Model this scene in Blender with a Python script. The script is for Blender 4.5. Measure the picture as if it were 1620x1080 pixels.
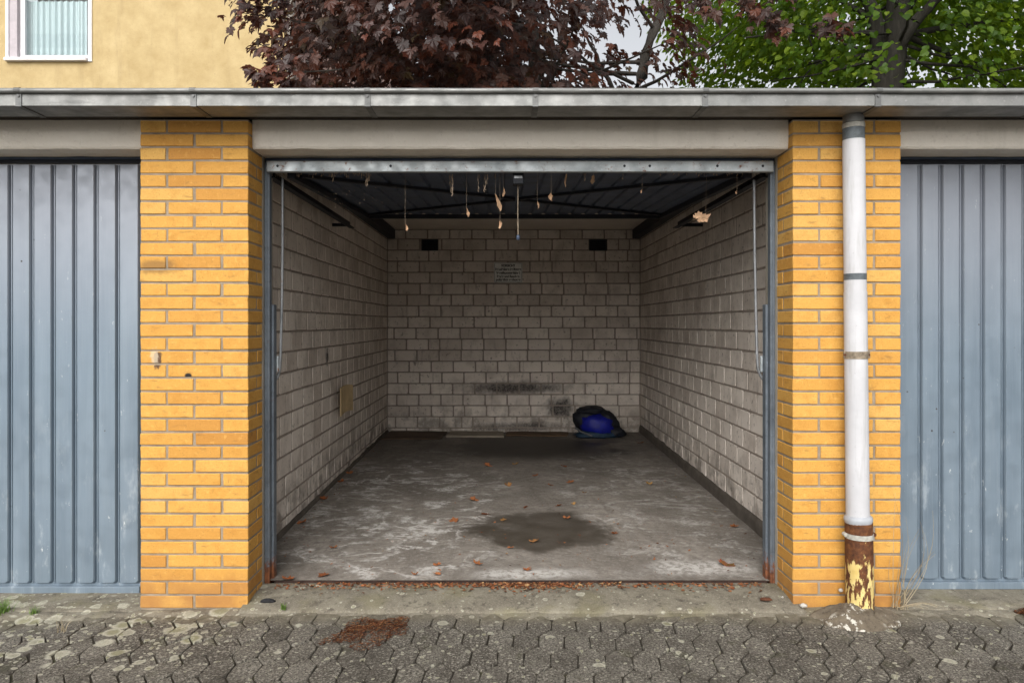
import bpy, bmesh, math, random
from mathutils import Vector, Matrix, noise as mnoise
R = math.radians
random.seed(11)
for o in list(bpy.data.objects): bpy.data.objects.remove(o)
S = bpy.context.scene
COL = S.collection

# ------------------------------------------------------------------ camera, sky, sun, exposure
CAMZ, CAMY, F = 1.30, -3.38, 1170.0          # F: focal length in pixels of the 1620 px wide photograph
cam = bpy.data.cameras.new('camera'); camo = bpy.data.objects.new('camera', cam); COL.objects.link(camo)
camo.location = (0, CAMY, CAMZ); camo.rotation_euler = (R(90), 0, 0)
cam.lens = 26; cam.sensor_width = 36; cam.shift_x = 0.0062; cam.shift_y = -0.0173
cam.clip_start = 0.05; cam.clip_end = 600
S.camera = camo
W = bpy.data.worlds.new('World'); S.world = W; W.use_nodes = True
wn = W.node_tree.nodes; wl = W.node_tree.links
bg = wn['Background']
sky = wn.new('ShaderNodeTexSky'); sky.sky_type = 'NISHITA'; sky.sun_disc = False
SUN_EL, SUN_AZ = 38, 193                     # azimuth clockwise from +Y (behind the camera, a little to the left)
sky.sun_elevation = R(SUN_EL); sky.sun_rotation = R(SUN_AZ); sky.air_density = 1.0; sky.dust_density = 4.0; sky.ozone_density = 1.0
hs = wn.new('ShaderNodeHueSaturation'); hs.inputs['Saturation'].default_value = 0.16
wl.new(sky.outputs[0], hs.inputs['Color']); wl.new(hs.outputs[0], bg.inputs[0]); bg.inputs[1].default_value = 0.115
sun = bpy.data.lights.new('sun', 'SUN'); sun.energy = 1.4; sun.angle = R(55); sun.color = (1, .965, .92)
suno = bpy.data.objects.new('sun', sun); COL.objects.link(suno)
az, el = R(SUN_AZ), R(SUN_EL)
sd = Vector((math.sin(az)*math.cos(el), math.cos(az)*math.cos(el), math.sin(el)))
suno.rotation_euler = sd.to_track_quat('Z', 'Y').to_euler(); suno.location = (0, -6, 12)
S.view_settings.view_transform = 'Standard'; S.view_settings.look = 'None'
S.view_settings.exposure = 0.80; S.view_settings.gamma = 1.0

def at(px, py, d):                           # photograph pixel + distance from the camera -> world point
    return Vector(((px-800)/F*d, CAMY+d, CAMZ-(py-512)/F*d))

# ------------------------------------------------------------------ material helper
class Mat:
    def __init__(s, name, rough=.8, metal=0., spec=.3):
        s.m = bpy.data.materials.new(name); s.m.use_nodes = True
        s.t = s.m.node_tree; s.b = s.t.nodes['Principled BSDF']; s.out = s.t.nodes['Material Output']
        s.b.inputs['Roughness'].default_value = rough; s.b.inputs['Metallic'].default_value = metal
        s.b.inputs['Specular IOR Level'].default_value = spec
        s._pos = None
    def n(s, t): return s.t.nodes.new(t)
    def put(s, sock, v):
        if hasattr(v, 'is_linked') or hasattr(v, 'links'): s.t.links.new(v, sock)
        elif isinstance(v, (tuple, list)) and len(v) == 3 and sock.type == 'RGBA': sock.default_value = (*v, 1)
        else: sock.default_value = v
    def pos(s, sc=None, off=None):
        if s._pos is None: s._pos = s.n('ShaderNodeNewGeometry').outputs['Position']
        if sc is None and off is None: return s._pos
        m = s.n('ShaderNodeMapping'); s.t.links.new(s._pos, m.inputs[0])
        if sc: m.inputs['Scale'].default_value = sc
        if off: m.inputs['Location'].default_value = off
        return m.outputs[0]
    def xyz(s):
        k = s.n('ShaderNodeSeparateXYZ'); s.put(k.inputs[0], s.pos()); return k.outputs
    def noise(s, scale, detail=4, rough=.55, vec=None, dist=0.):
        k = s.n('ShaderNodeTexNoise'); s.put(k.inputs['Vector'], vec if vec is not None else s.pos())
        k.inputs['Scale'].default_value = scale; k.inputs['Detail'].default_value = detail
        k.inputs['Roughness'].default_value = rough; k.inputs['Distortion'].default_value = dist
        return k.outputs['Fac']
    def vor(s, scale, feat='F1', vec=None, rnd=1., out='Distance'):
        k = s.n('ShaderNodeTexVoronoi'); k.feature = feat; s.put(k.inputs['Vector'], vec if vec is not None else s.pos())
        k.inputs['Scale'].default_value = scale; k.inputs['Randomness'].default_value = rnd
        return k.outputs[out]
    def rnd(s): return s.n('ShaderNodeObjectInfo').outputs['Random']
    def isl(s): return s.n('ShaderNodeNewGeometry').outputs['Random Per Island']
    def math(s, op, a, b=0., c=None, clamp=False):
        k = s.n('ShaderNodeMath'); k.operation = op; k.use_clamp = clamp
        s.put(k.inputs[0], a); s.put(k.inputs[1], b)
        if c is not None: s.put(k.inputs[2], c)
        return k.outputs[0]
    def mr(s, f, a, b, c=0., d=1., smooth=True):
        k = s.n('ShaderNodeMapRange'); k.interpolation_type = 'SMOOTHSTEP' if smooth else 'LINEAR'
        s.put(k.inputs[0], f)
        for i, v in enumerate((a, b, c, d)): k.inputs[i+1].default_value = v
        return k.outputs[0]
    def ramp(s, f, stops):
        k = s.n('ShaderNodeValToRGB'); s.put(k.inputs[0], f); e = k.color_ramp.elements
        while len(e) < len(stops): e.new(.5)
        for el, (p, c) in zip(e, stops): el.position = p; el.color = (*c, 1)
        return k.outputs[0]
    def mix(s, f, a, b, blend='MIX'):
        k = s.n('ShaderNodeMix'); k.data_type = 'RGBA'; k.blend_type = blend
        s.put(k.inputs[0], f); s.put(k.inputs[6], a); s.put(k.inputs[7], b)
        return k.outputs[2]
    def blob(s, cx, cy, cz, rx, ry, rz, edge=.35, nz=None):   # 1 inside an ellipsoid with ragged edge
        m = s.n('ShaderNodeMapping'); s.put(m.inputs[0], s.pos())
        m.inputs['Scale'].default_value = (1/rx, 1/ry, 1/rz); m.inputs['Location'].default_value = (-cx/rx, -cy/ry, -cz/rz)
        l = s.n('ShaderNodeVectorMath'); l.operation = 'LENGTH'; s.put(l.inputs[0], m.outputs[0])
        v = l.outputs['Value']
        if nz is not None: v = s.math('ADD', v, s.math('MULTIPLY', s.math('SUBTRACT', nz, .5), 1.6))
        return s.mr(v, 1-edge, 1+edge, 1, 0)
    def bump(s, h, strength=.3, dist=.01):
        k = s.n('ShaderNodeBump'); k.inputs['Strength'].default_value = strength; k.inputs['Distance'].default_value = dist
        s.put(k.inputs['Height'], h); s.t.links.new(k.outputs[0], s.b.inputs['Normal'])
    def col(s, c): s.put(s.b.inputs['Base Color'], c); return s
    def rough(s, c): s.put(s.b.inputs['Roughness'], c); return s

def plain(name, c, rough=.7, metal=0., var=.25, sc=12, spec=.3):
    m = Mat(name, rough, metal, spec); nz = m.noise(sc, 5)
    m.col(m.ramp(nz, [(.3, tuple(x*(1-var) for x in c)), (.7, tuple(min(1, x*(1+var)) for x in c))])); m.bump(m.noise(sc*6, 4), .15, .004)
    return m.m

# ------------------------------------------------------------------ mesh / object helpers
def mesh(name, v, f, smooth=False):
    me = bpy.data.meshes.new(name); me.from_pydata([tuple(p) for p in v], [], f); me.update()
    if smooth:
        for p in me.polygons: p.use_smooth = True
    return me
def obj(name, me, mat=None, parent=None, loc=None, rot=None):
    o = bpy.data.objects.new(name, me); COL.objects.link(o)
    if mat is not None and not me.materials: me.materials.append(mat)
    if loc is not None: o.location = loc
    if rot is not None: o.rotation_euler = rot
    if parent is not None:
        o.parent = parent
    return o
def tag(o, label=None, cat=None, group=None, kind=None):
    if label: o['label'] = label
    if cat: o['category'] = cat
    if group: o['group'] = group
    if kind: o['kind'] = kind
    return o
def empty(name, loc=(0, 0, 0), **k):
    o = bpy.data.objects.new(name, None); COL.objects.link(o); o.location = loc; o.empty_display_size = .1
    return tag(o, **k)
class MB:
    """collects shapes, then builds ONE mesh"""
    def __init__(s): s.v = []; s.f = []
    def add(s, v, f):
        b = len(s.v); s.v += [tuple(p) for p in v]; s.f += [tuple(i+b for i in q) for q in f]; return s
    def box(s, x0, x1, y0, y1, z0, z1):
        return s.add([(x0,y0,z0),(x1,y0,z0),(x1,y1,z0),(x0,y1,z0),(x0,y0,z1),(x1,y0,z1),(x1,y1,z1),(x0,y1,z1)],
            [(0,3,2,1),(4,5,6,7),(0,1,5,4),(1,2,6,5),(2,3,7,6),(3,0,4,7)])
    def tube(s, pts, rad, n=8, cap=True):
        pts = [Vector(p) for p in pts]; rr = rad if isinstance(rad, (list, tuple)) else [rad]*len(pts)
        V = []; Fc = []
        up = Vector((.3, .2, .93)).normalized()
        for i, p in enumerate(pts):
            t = (pts[min(i+1, len(pts)-1)]-pts[max(i-1, 0)]).normalized()
            a = t.cross(up)
            if a.length < .05: a = t.cross(Vector((1, 0, 0)))
            a.normalize(); b = t.cross(a)
            for k in range(n):
                w = 2*math.pi*k/n; V.append(p+(a*math.cos(w)+b*math.sin(w))*rr[i])
        for i in range(len(pts)-1):
            for k in range(n):
                Fc.append((i*n+k, i*n+(k+1) % n, (i+1)*n+(k+1) % n, (i+1)*n+k))
        if cap:                              # caps have corners of their own so that smooth shading stays clean
            e = len(V); V += V[:n]+V[(len(pts)-1)*n:len(pts)*n]
            Fc.append(tuple(range(e+n-1, e-1, -1))); Fc.append(tuple(e+n+k for k in range(n)))
        return s.add(V, Fc)
    def prism_x(s, prof, x0, x1):      # closed profile of (y,z), counter-clockwise seen from +X
        n = len(prof); V = [(x0, y, z) for y, z in prof]+[(x1, y, z) for y, z in prof]
        Fc = [(i, (i+1) % n, n+(i+1) % n, n+i) for i in range(n)]+[tuple(range(n-1, -1, -1)), tuple(range(n, 2*n))]
        return s.add(V, Fc)
    def build(s, name, mat, parent=None, loc=None, smooth=False, bevel=0., wpos=None):
        """coordinates are world coordinates when parent has a location: shifted to be relative to it"""
        v = s.v; base = parent.location.copy() if parent is not None else Vector((0, 0, 0))
        p = parent.parent if parent is not None else None
        while p is not None: base = base+p.location; p = p.parent
        org = Vector(wpos) if wpos is not None else base
        v = [Vector(q)-org for q in v]
        me = mesh(name, v, s.f, smooth)
        bm = bmesh.new(); bm.from_mesh(me); bmesh.ops.recalc_face_normals(bm, faces=bm.faces)
        if bevel > 0: bmesh.ops.bevel(bm, geom=list(bm.edges), offset=bevel, segments=1, affect='EDGES', profile=.5)
        bm.to_mesh(me); bm.free()
        if smooth:
            for q in me.polygons: q.use_smooth = True
        return obj(name, me, mat, parent, org-base)
def thing(name, shape, mat, label, cat, wpos=None, group=None, smooth=False, bevel=0.):
    return tag(shape.build(name, mat, wpos=wpos or (0, 0, 0), smooth=smooth, bevel=bevel), label, cat, group)

# ------------------------------------------------------------------ materials
def m_brick():
    m = Mat('yellow_clinker', .75, 0, .25)
    c = m.ramp(m.rnd(), [(0, (.45, .21, .045)), (.08, (.54, .275, .058)), (.5, (.575, .305, .066)), (.8, (.595, .322, .072)), (1, (.60, .35, .095))])
    c = m.mix(m.mr(m.noise(11, 6, .68), .46, .70, 0, .5), c, (.42, .185, .03))
    c = m.mix(m.mr(m.noise(40, 3), .55, .75, 0, .4), c, (.74, .45, .13))
    c = m.mix(m.mr(m.noise(150, 4, .75), .52, .66, 0, .45), c, (.36, .155, .03))
    c = m.mix(m.mr(m.noise(1, 5, .75, vec=m.pos((70, 70, 18))), .60, .72, 0, .55), c, (.20, .10, .035))
    c = m.mix(m.mr(m.noise(1, 4, .6, vec=m.pos((14, 14, 45))), .58, .72, 0, .5), c, (.22, .115, .04))
    sp = m.math('MULTIPLY', m.mr(m.vor(75), .06, .16, 1, 0), m.mr(m.noise(9, 3), .5, .62))
    c = m.mix(m.math('MULTIPLY', sp, .75), c, (.10, .05, .02))
    gr = m.math('MULTIPLY', m.mr(m.xyz()[2], .02, .26, 1, 0), m.mr(m.noise(7, 5), .3, .65, .25, .9))
    c = m.mix(gr, c, (.34, .16, .05))
    c = m.mix(m.blob(-1.592, 0, 1.135, .020, .1, .040, .25, m.noise(60, 4)), c, (.10, .055, .03))
    c = m.mix(m.math('MULTIPLY', m.blob(-1.606, 0, 1.150, .018, .1, .035, .3, m.noise(70, 4)), .6), c, (.60, .50, .36))
    c = m.mix(m.blob(-1.451, 0, 1.063, .016, .1, .012, .3), c, (.02, .018, .018))
    c = m.mix(m.math('MULTIPLY', m.blob(-1.60, 0, 1.56, .09, .1, .03, .4, m.noise(20, 5)), .7), c, (.20, .11, .04))
    m.col(c); m.bump(m.math('ADD', m.noise(60, 4), m.math('MULTIPLY', m.noise(220, 3), .5)), .35, .004)
    return m.m
def m_mortar(name, a, b):
    m = Mat(name, .95); m.col(m.ramp(m.noise(14, 6, .65), [(.3, a), (.7, b)])); m.bump(m.noise(150, 4), .5, .004); return m.m
def m_block():
    m = Mat('sand_lime_block', .92, 0, .15)
    c = m.ramp(m.rnd(), [(0, (.60, .53, .465)), (.2, (.69, .62, .55)), (.6, (.74, .67, .60)), (1, (.78, .71, .63))])
    c = m.mix(m.mr(m.noise(5, 6, .65), .42, .7, 0, .5), c, (.40, .345, .295))
    c = m.mix(m.mr(m.noise(1, 5, .6, vec=m.pos((22, 22, 5))), .55, .75, 0, .5), c, (.25, .21, .18))
    c = m.mix(m.mr(m.noise(34, 3), .62, .72, 0, .6), c, (.14, .12, .105))
    x, y, z = m.xyz()
    gr = m.math('MULTIPLY', m.mr(z, .10, .55, 1, 0), m.mr(m.noise(6, 5, .65), .42, .62, 0, .7))
    c = m.mix(gr, c, (.14, .12, .10))
    nz = m.noise(11, 5, .65)
    soot_and_hole = m.math('MAXIMUM', m.blob(.10, 4.92, .58, .50, .3, .06, .6, nz), m.blob(.62, 4.92, .36, .14, .3, .11, .5, nz))
    soot_and_hole = m.math('MAXIMUM', soot_and_hole, m.math('MULTIPLY', m.blob(.2, 4.92, .14, .55, .3, .05, .6, nz), .8))
    soot_and_hole = m.math('MAXIMUM', soot_and_hole, m.blob(-1.33, 2.12, 1.05, .3, .035, .06, .4, m.noise(30, 3)))  # this spot paints in the dark of a hole in the left wall
    c = m.mix(m.math('MULTIPLY', soot_and_hole, m.mr(m.noise(48, 6, .75), .30, .66, .62, .95)), c, (.022, .02, .022))
    m.col(c); m.bump(m.math('ADD', m.noise(35, 5, .6), m.math('MULTIPLY', m.noise(160, 3), .4)), .4, .006)
    return m.m
def m_floor():
    m = Mat('concrete_floor', .8, 0, .3)
    x, y, z = m.xyz()
    c = m.ramp(m.noise(2.2, 7, .65), [(.28, (.125, .109, .092)), (.5, (.205, .182, .156)), (.72, (.305, .275, .24))])
    c = m.mix(m.mr(m.noise(18, 6, .7), .4, .68, 0, .65), c, (.10, .088, .075))
    c = m.mix(m.mr(m.noise(1, 6, .7, vec=m.pos((7, 1.6, 1))), .5, .68, 0, .55), c, (.115, .098, .083))
    c = m.mix(m.mr(m.noise(70, 4, .75), .55, .66, 0, .5), c, (.36, .335, .30))
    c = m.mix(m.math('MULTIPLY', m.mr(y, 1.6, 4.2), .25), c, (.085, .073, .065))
    nz = m.noise(3.2, 6, .62)
    # white salt bloom: thin wandering lines and patches
    w = m.noise(2.1, 6, .62, vec=m.pos((1.0, 1.5, 1)), dist=.6)
    ridge = m.mr(m.math('ABSOLUTE', m.math('SUBTRACT', w, .53)), .0, .036, 1, 0)
    pat = m.mr(m.noise(26, 5, .75), .36, .60)
    left = m.blob(-.72, 1.6, .05, .68, 1.7, 3, .45, nz); right = m.blob(.98, 1.8, .05, .55, 1.7, 3, .5, nz)
    reg = m.math('MAXIMUM', left, m.math('MULTIPLY', right, .55))
    bl = m.math('MULTIPLY', m.math('MULTIPLY', ridge, reg), m.mr(m.noise(2.6, 4), .40, .56, .0, 1))
    bl = m.math('MULTIPLY', bl, m.math('MULTIPLY_ADD', pat, .65, .35))
    cloud = m.math('MULTIPLY', m.math('MULTIPLY', m.mr(m.noise(4.5, 7, .7, vec=m.pos((1, 1.2, 1), (3, 1, 0))), .52, .62), reg), m.math('MULTIPLY', pat, .95))
    edge = m.math('MULTIPLY', m.math('MAXIMUM', m.blob(.10, .33, .05, .26, .085, 3, .5, nz), m.blob(.98, .42, .05, .25, .10, 3, .5, nz)), m.math('MULTIPLY_ADD', pat, .65, .1))
    # dark oil / damp patches
    oil = m.math('MULTIPLY', m.blob(.21, 1.10, .05, .41, .42, 3, .16, m.mr(m.noise(4.0, 7, .68), 0, 1, .14, .86, False)), m.mr(m.noise(6, 5), .3, .7, .75, .97))
    oil2 = m.math('MULTIPLY', m.blob(.28, 3.92, .05, .85, .55, 3, .35, nz), .9)
    c = m.mix(oil, c, (.050, .041, .031)); c = m.mix(oil2, c, (.020, .017, .014))
    bloom = m.math('MAXIMUM', m.math('MAXIMUM', bl, cloud), edge, clamp=True)
    bloom = m.math('MULTIPLY', bloom, m.math('SUBTRACT', 1, m.math('MULTIPLY', oil, .95)))
    c = m.mix(m.math('MULTIPLY', bloom, .82), c, (.64, .62, .585))
    sp = m.math('MULTIPLY', m.mr(m.vor(46), .05, .15, 1, 0), m.mr(m.noise(5, 3), .52, .62))
    c = m.mix(sp, c, (.05, .042, .035))
    m.col(c); m.rough(m.mr(m.math('ADD', oil, oil2), 0, 1, .85, .5)); m.bump(m.math('ADD', m.noise(12, 6, .6), m.math('MULTIPLY', m.noise(120, 4), .4)), .25, .01)
    return m.m
def lichen(m, c, dens_left=True):
    x, y, z = m.xyz()
    v2 = m.pos((1, 1, 0))
    wob = m.n('ShaderNodeVectorMath'); wob.operation = 'MULTIPLY_ADD'
    ns = m.n('ShaderNodeTexNoise'); m.put(ns.inputs['Vector'], m.pos()); ns.inputs['Scale'].default_value = 30; ns.inputs['Detail'].default_value = 3
    m.put(wob.inputs[0], ns.outputs['Color']); wob.inputs[1].default_value = (.022, .022, 0); m.put(wob.inputs[2], v2)
    vv = wob.outputs[0]
    regL = m.math('MULTIPLY', m.mr(x, -.85, -1.45), m.mr(y, -.75, -.35))
    reg = m.mr(m.math('ADD', regL, m.math('MULTIPLY', m.mr(m.noise(1.7, 3), .45, .65), .35)), 0, 1, 0, 1, False)
    for sc, base, gain in ((8, .16, .30), (15, .17, .32), (38, .24, .22)):
        d = m.vor(sc, 'F1', vv); rr = m.n('ShaderNodeSeparateColor'); 
        k = m.n('ShaderNodeTexVoronoi'); m.put(k.inputs['Vector'], vv); k.inputs['Scale'].default_value = sc
        m.put(rr.inputs[0], k.outputs['Color'])
        rad = m.math('MULTIPLY', m.math('ADD', m.math('MULTIPLY', reg, gain), base), m.mr(rr.outputs[0], .15, 1, 0, 1.35, False))
        t = m.math('DIVIDE', k.outputs['Distance'], m.math('ADD', rad, .001))
        on = m.math('MULTIPLY', m.mr(t, .85, 1.05, 1, 0), m.mr(rr.outputs[1], .42, .46))
        tone = m.mix(m.mr(t, .45, .9), m.mix(rr.outputs[2], (.225, .215, .13), (.30, .285, .225)), (.40, .385, .31))
        tone = m.mix(m.mr(m.noise(110, 3), .45, .65, 0, .45), tone, (.17, .16, .11))
        c = m.mix(m.math('MULTIPLY', on, .92), c, tone)
    return c
def m_paver():
    m = Mat('concrete_paver', .92, 0, .2)
    x, y, z = m.xyz()
    c = m.ramp(m.rnd(), [(0, (.082, .072, .060)), (.5, (.112, .100, .083)), (1, (.145, .131, .110))])
    c = m.mix(m.mr(m.noise(95, 4, .75), .50, .60, 0, .85), c, (.30, .28, .235))
    c = m.mix(m.mr(m.noise(120, 4, .75, vec=m.pos((1, 1, 1), (5, 3, 1))), .50, .60, 0, .9), c, (.026, .022, .018))
    c = m.mix(m.mr(m.noise(5, 5, .6), .45, .72, 0, .55), c, (.040, .034, .027))
    cem = m.math('MULTIPLY', m.mr(m.math('ADD', y, m.math('MULTIPLY', m.noise(5, 5), .20)), -.12, .02), m.mr(m.noise(3, 4), .30, .55, .35, .9))
    c = m.mix(cem, c, m.ramp(m.noise(22, 5, .7), [(.35, (.105, .088, .062)), (.7, (.22, .20, .15))]))
    moss = m.math('MULTIPLY', m.mr(m.noise(8, 4), .58, .7), .35)
    c = m.mix(moss, c, (.05, .05, .022))
    c = lichen(m, c)
    m.col(c); m.bump(m.math('ADD', m.noise(170, 4, .7), m.noise(40, 3)), .6, .006)
    return m.m
def m_sill():
    m = Mat('worn_concrete', .92, 0, .2)
    c = m.ramp(m.noise(6, 7, .68), [(.3, (.105, .09, .07)), (.5, (.17, .152, .118)), (.7, (.235, .215, .165))])
    c = m.mix(m.mr(m.noise(120, 3, .7), .5, .66, 0, .5), c, (.29, .27, .215))
    c = m.mix(m.mr(m.noise(26, 5, .7), .52, .68, 0, .7), c, (.06, .05, .04))
    c = m.mix(m.math('MULTIPLY', m.mr(m.noise(4, 4), .5, .66), .4), c, (.16, .145, .075))
    c = lichen(m, c)
    m.col(c); m.bump(m.math('ADD', m.noise(20, 5, .6), m.math('MULTIPLY', m.noise(150, 4), .6)), .5, .008)
    return m.m
def m_soil():
    m = Mat('joint_soil', 1.); m.col(m.ramp(m.noise(14, 6, .7), [(.3, (.018, .015, .011)), (.55, (.04, .033, .024)), (.7, (.05, .05, .022))])); m.bump(m.noise(90, 4), .5, .006); return m.m
def m_plaster(name, a, b, dark, sc=1.):
    m = Mat(name, .93, 0, .15)
    c = m.ramp(m.noise(2.5*sc, 6, .62), [(.3, a), (.7, b)])
    c = m.mix(m.mr(m.noise(30*sc, 5, .72), .56, .7, 0, .45), c, dark)
    c = m.mix(m.mr(m.noise(1, 5, .65, vec=m.pos((5, 5, .6))), .50, .72, 0, .4), c, dark)
    c = m.mix(m.mr(m.vor(60*sc), .03, .10, .6, 0), c, tuple(.35*q for q in dark))
    m.col(c); m.bump(m.math('ADD', m.noise(60*sc, 5, .7), m.noise(12*sc, 3)), .6, .010/sc); return m.m
def m_door():
    m = Mat('painted_sheet_steel', .42, .35, .5)
    c = m.ramp(m.noise(1, 5, .6, vec=m.pos((9, 9, .8))), [(.3, (.145, .192, .24)), (.7, (.205, .26, .312))])
    c = m.mix(m.mr(m.noise(1, 4, .7, vec=m.pos((160, 160, 3))), .45, .75, 0, .35), c, (.25, .29, .33))
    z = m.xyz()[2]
    c = m.mix(m.mr(z, 1.0, 2.1, 0, .7), c, (.30, .308, .345))  # lighter towards the top: reflected light put into the colour
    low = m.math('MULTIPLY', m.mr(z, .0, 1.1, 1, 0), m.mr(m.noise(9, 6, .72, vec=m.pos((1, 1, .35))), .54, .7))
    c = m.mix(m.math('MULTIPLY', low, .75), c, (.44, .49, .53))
    scr = m.math('MULTIPLY', m.mr(m.noise(30, 6, .82, vec=m.pos((1, 1, .3))), .645, .675), m.mr(z, .2, 1.5, 1, .25))
    c = m.mix(scr, c, (.72, .75, .76))
    sp = m.math('MULTIPLY', m.mr(m.vor(13), .045, .075, 1, 0), m.mr(m.noise(3, 2), .5, .6))
    c = m.mix(sp, c, (.05, .045, .045))
    m.col(c); m.rough(m.mr(m.noise(12, 5), .3, .7, .36, .6)); m.bump(m.noise(1, 4, vec=m.pos((90, 90, 6))), .08, .003); return m.m
def m_zinc(name, a, b, rust=0., metal=.55, zr=None):
    m = Mat(name, .5, metal, .5)
    c = m.ramp(m.noise(7, 6, .68), [(.3, a), (.7, b)])
    c = m.mix(m.mr(m.noise(1, 5, .7, vec=m.pos((3, 30, 30))), .55, .72, 0, .5), c, tuple(.55*q for q in a))
    c = m.mix(m.mr(m.noise(60, 4, .7), .58, .7, 0, .4), c, tuple(min(1, 1.5*q) for q in b))
    if rust or zr:
        f = m.mr(m.noise(24, 6, .72), .62-.2*rust, .74-.2*rust, 0, 1)
        if zr: f = m.math('MAXIMUM', m.math('MULTIPLY', f, .3), m.mr(m.math('ADD', m.xyz()[2], m.math('MULTIPLY', m.noise(24, 6, .75), .42)), zr+.10, zr+.16, 1, 0))
        c = m.mix(f, c, m.ramp(m.noise(50, 4), [(.3, (.07, .022, .010)), (.7, (.24, .085, .03))]))
        m.put(m.b.inputs['Metallic'], m.math('MULTIPLY', m.math('SUBTRACT', 1, f), metal))
    m.col(c); m.rough(m.mr(m.noise(15, 5), .3, .7, .42, .7)); m.bump(m.noise(70, 4), .12, .003); return m.m
def m_whitepipe():
    m = Mat('white_pipe_paint', .75, 0, .25)
    c = m.ramp(m.noise(5, 5, .6), [(.3, (.46, .46, .475)), (.7, (.55, .55, .565))])
    c = m.mix(m.mr(m.noise(30, 6, .75, vec=m.pos((1, 1, .5))), .62, .74, 0, .5), c, (.40, .40, .41))
    c = m.mix(m.mr(m.vor(26), .035, .07, .7, 0), c, (.30, .30, .32))
    c = m.mix(m.math('MULTIPLY', m.mr(m.noise(1, 6, .7, vec=m.pos((30, 30, 2.5))), .50, .68), .5), c, (.36, .355, .345))
    m.col(c); m.bump(m.noise(45, 4), .12, .004); return m.m
def m_standpipe():
    m = Mat('flaking_yellow_iron', .75, 0, .3)
    z = m.xyz()[2]
    rust = m.ramp(m.noise(38, 6, .7), [(.3, (.035, .013, .008)), (.55, (.12, .045, .017)), (.75, (.24, .10, .035))])
    paint = m.ramp(m.noise(20, 4), [(.3, (.55, .40, .13)), (.7, (.68, .55, .24))])
    f = m.math('ADD', m.noise(1, 6, .68, vec=m.pos((42, 42, 11))), m.mr(z, .22, .27, 0, .13))
    c = m.mix(m.mr(f, .475, .505), paint, rust)
    m.col(c); m.bump(f, .5, .006); return m.m
def m_leaf(name, stops, transl, tcol, rough=.45, attr='isl', spec=.5, w=.35):
    m = Mat(name, rough, 0, spec)
    f = m.isl() if attr == 'isl' else m.rnd()
    c = m.ramp(f, stops); c = m.mix(m.mr(m.noise(60, 3), .4, .7, 0, .3), c, tuple(.5*q for q in stops[0][1]))
    m.col(c)
    if transl:
        t = m.n('ShaderNodeBsdfTranslucent'); m.put(t.inputs[0], m.mix(.5, c, tcol))
        mx = m.n('ShaderNodeMixShader'); mx.inputs[0].default_value = w
        m.t.links.new(m.b.outputs[0], mx.inputs[1]); m.t.links.new(t.outputs[0], mx.inputs[2]); m.t.links.new(mx.outputs[0], m.out.inputs[0])
    return m.m
def m_bark(name, a, b):
    m = Mat(name, .95); m.col(m.ramp(m.noise(1, 6, .7, vec=m.pos((22, 22, 5))), [(.3, a), (.7, b)])); m.bump(m.noise(1, 5, .7, vec=m.pos((50, 50, 12))), .8, .02); return m.m

BRICK = m_brick(); MORT = m_mortar('brick_mortar', (.20, .16, .115), (.33, .27, .20))
BLOCK = m_block(); BMORT = m_mortar('block_mortar', (.23, .19, .16), (.36, .31, .265))
FLOOR = m_floor(); PAVER = m_paver(); SILL = m_sill(); SOIL = m_soil()
LINT = m_plaster('lintel_render', (.72, .665, .58), (.82, .765, .68), (.58, .53, .45))
JAMB = m_plaster('jamb_mortar', (.30, .27, .22), (.42, .38, .32), (.22, .2, .17), 2)
CEIL = m_plaster('ceiling_concrete', (.66, .59, .51), (.74, .67, .58), (.56, .49, .42))
PLINTH = m_plaster('plinth_concrete', (.07, .06, .05), (.14, .12, .10), (.05, .043, .036), 2)
DOOR = m_door()
ZINC = m_zinc('weathered_zinc', (.165, .17, .165), (.275, .275, .265))
ZINCB = m_zinc('zinc_bracket', (.10, .104, .104), (.175, .175, .17))
RAIL = m_zinc('galvanised_rail', (.30, .34, .36), (.46, .49, .50), .25)
POST = m_zinc('steel_post', (.11, .13, .155), (.19, .22, .25), .05, .5, .21)
ROD = m_zinc('steel_rod', (.17, .18, .19), (.29, .30, .31), .15)
NAVY = plain('dark_steel', (.055, .075, .115), .5, .3, .3, 9)
BLACKM = plain('black_steel', (.018, .020, .026), .55, .2)
FASC = plain('dark_timber_fascia', (.045, .038, .032), .9)
RAILD = plain('dark_rusted_rail', (.035, .020, .015), .9, 0, .5, 30)
RUSTY = plain('rusted_steel', (.085, .032, .016), .9, 0, .5, 30)
WHITEP = m_whitepipe(); STAND = m_standpipe()
GREYPAINT = plain('grey_paint', (.10, .115, .125), .6, 0, .3, 40)
GREYPVC = plain('grey_plastic', (.33, .345, .37), .5)
CLAMP = plain('worn_clamp', (.27, .22, .16), .6, .3, .5, 40)
LIMEY = plain('limescale', (.36, .35, .31), .9, 0, .35, 50)
DRY = m_leaf('dry_leaf', [(0, (.16, .055, .022)), (.3, (.30, .10, .035)), (.65, (.38, .15, .06)), (.85, (.20, .075, .03)), (1, (.45, .28, .10))], False, None, .75, 'rnd', .2)
DRYI = m_leaf('dry_litter', [(0, (.07, .03, .017)), (.3, (.20, .065, .025)), (.6, (.33, .13, .055)), (.8, (.13, .06, .03)), (1, (.42, .26, .12))], False, None, .85, 'isl', .2)
TAN = plain('tan_dry_leaf', (.52, .33, .20), .8, 0, .25, 40)
WEB = plain('dusty_cobweb', (.44, .34, .25), .95, 0, .3, 60)

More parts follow.
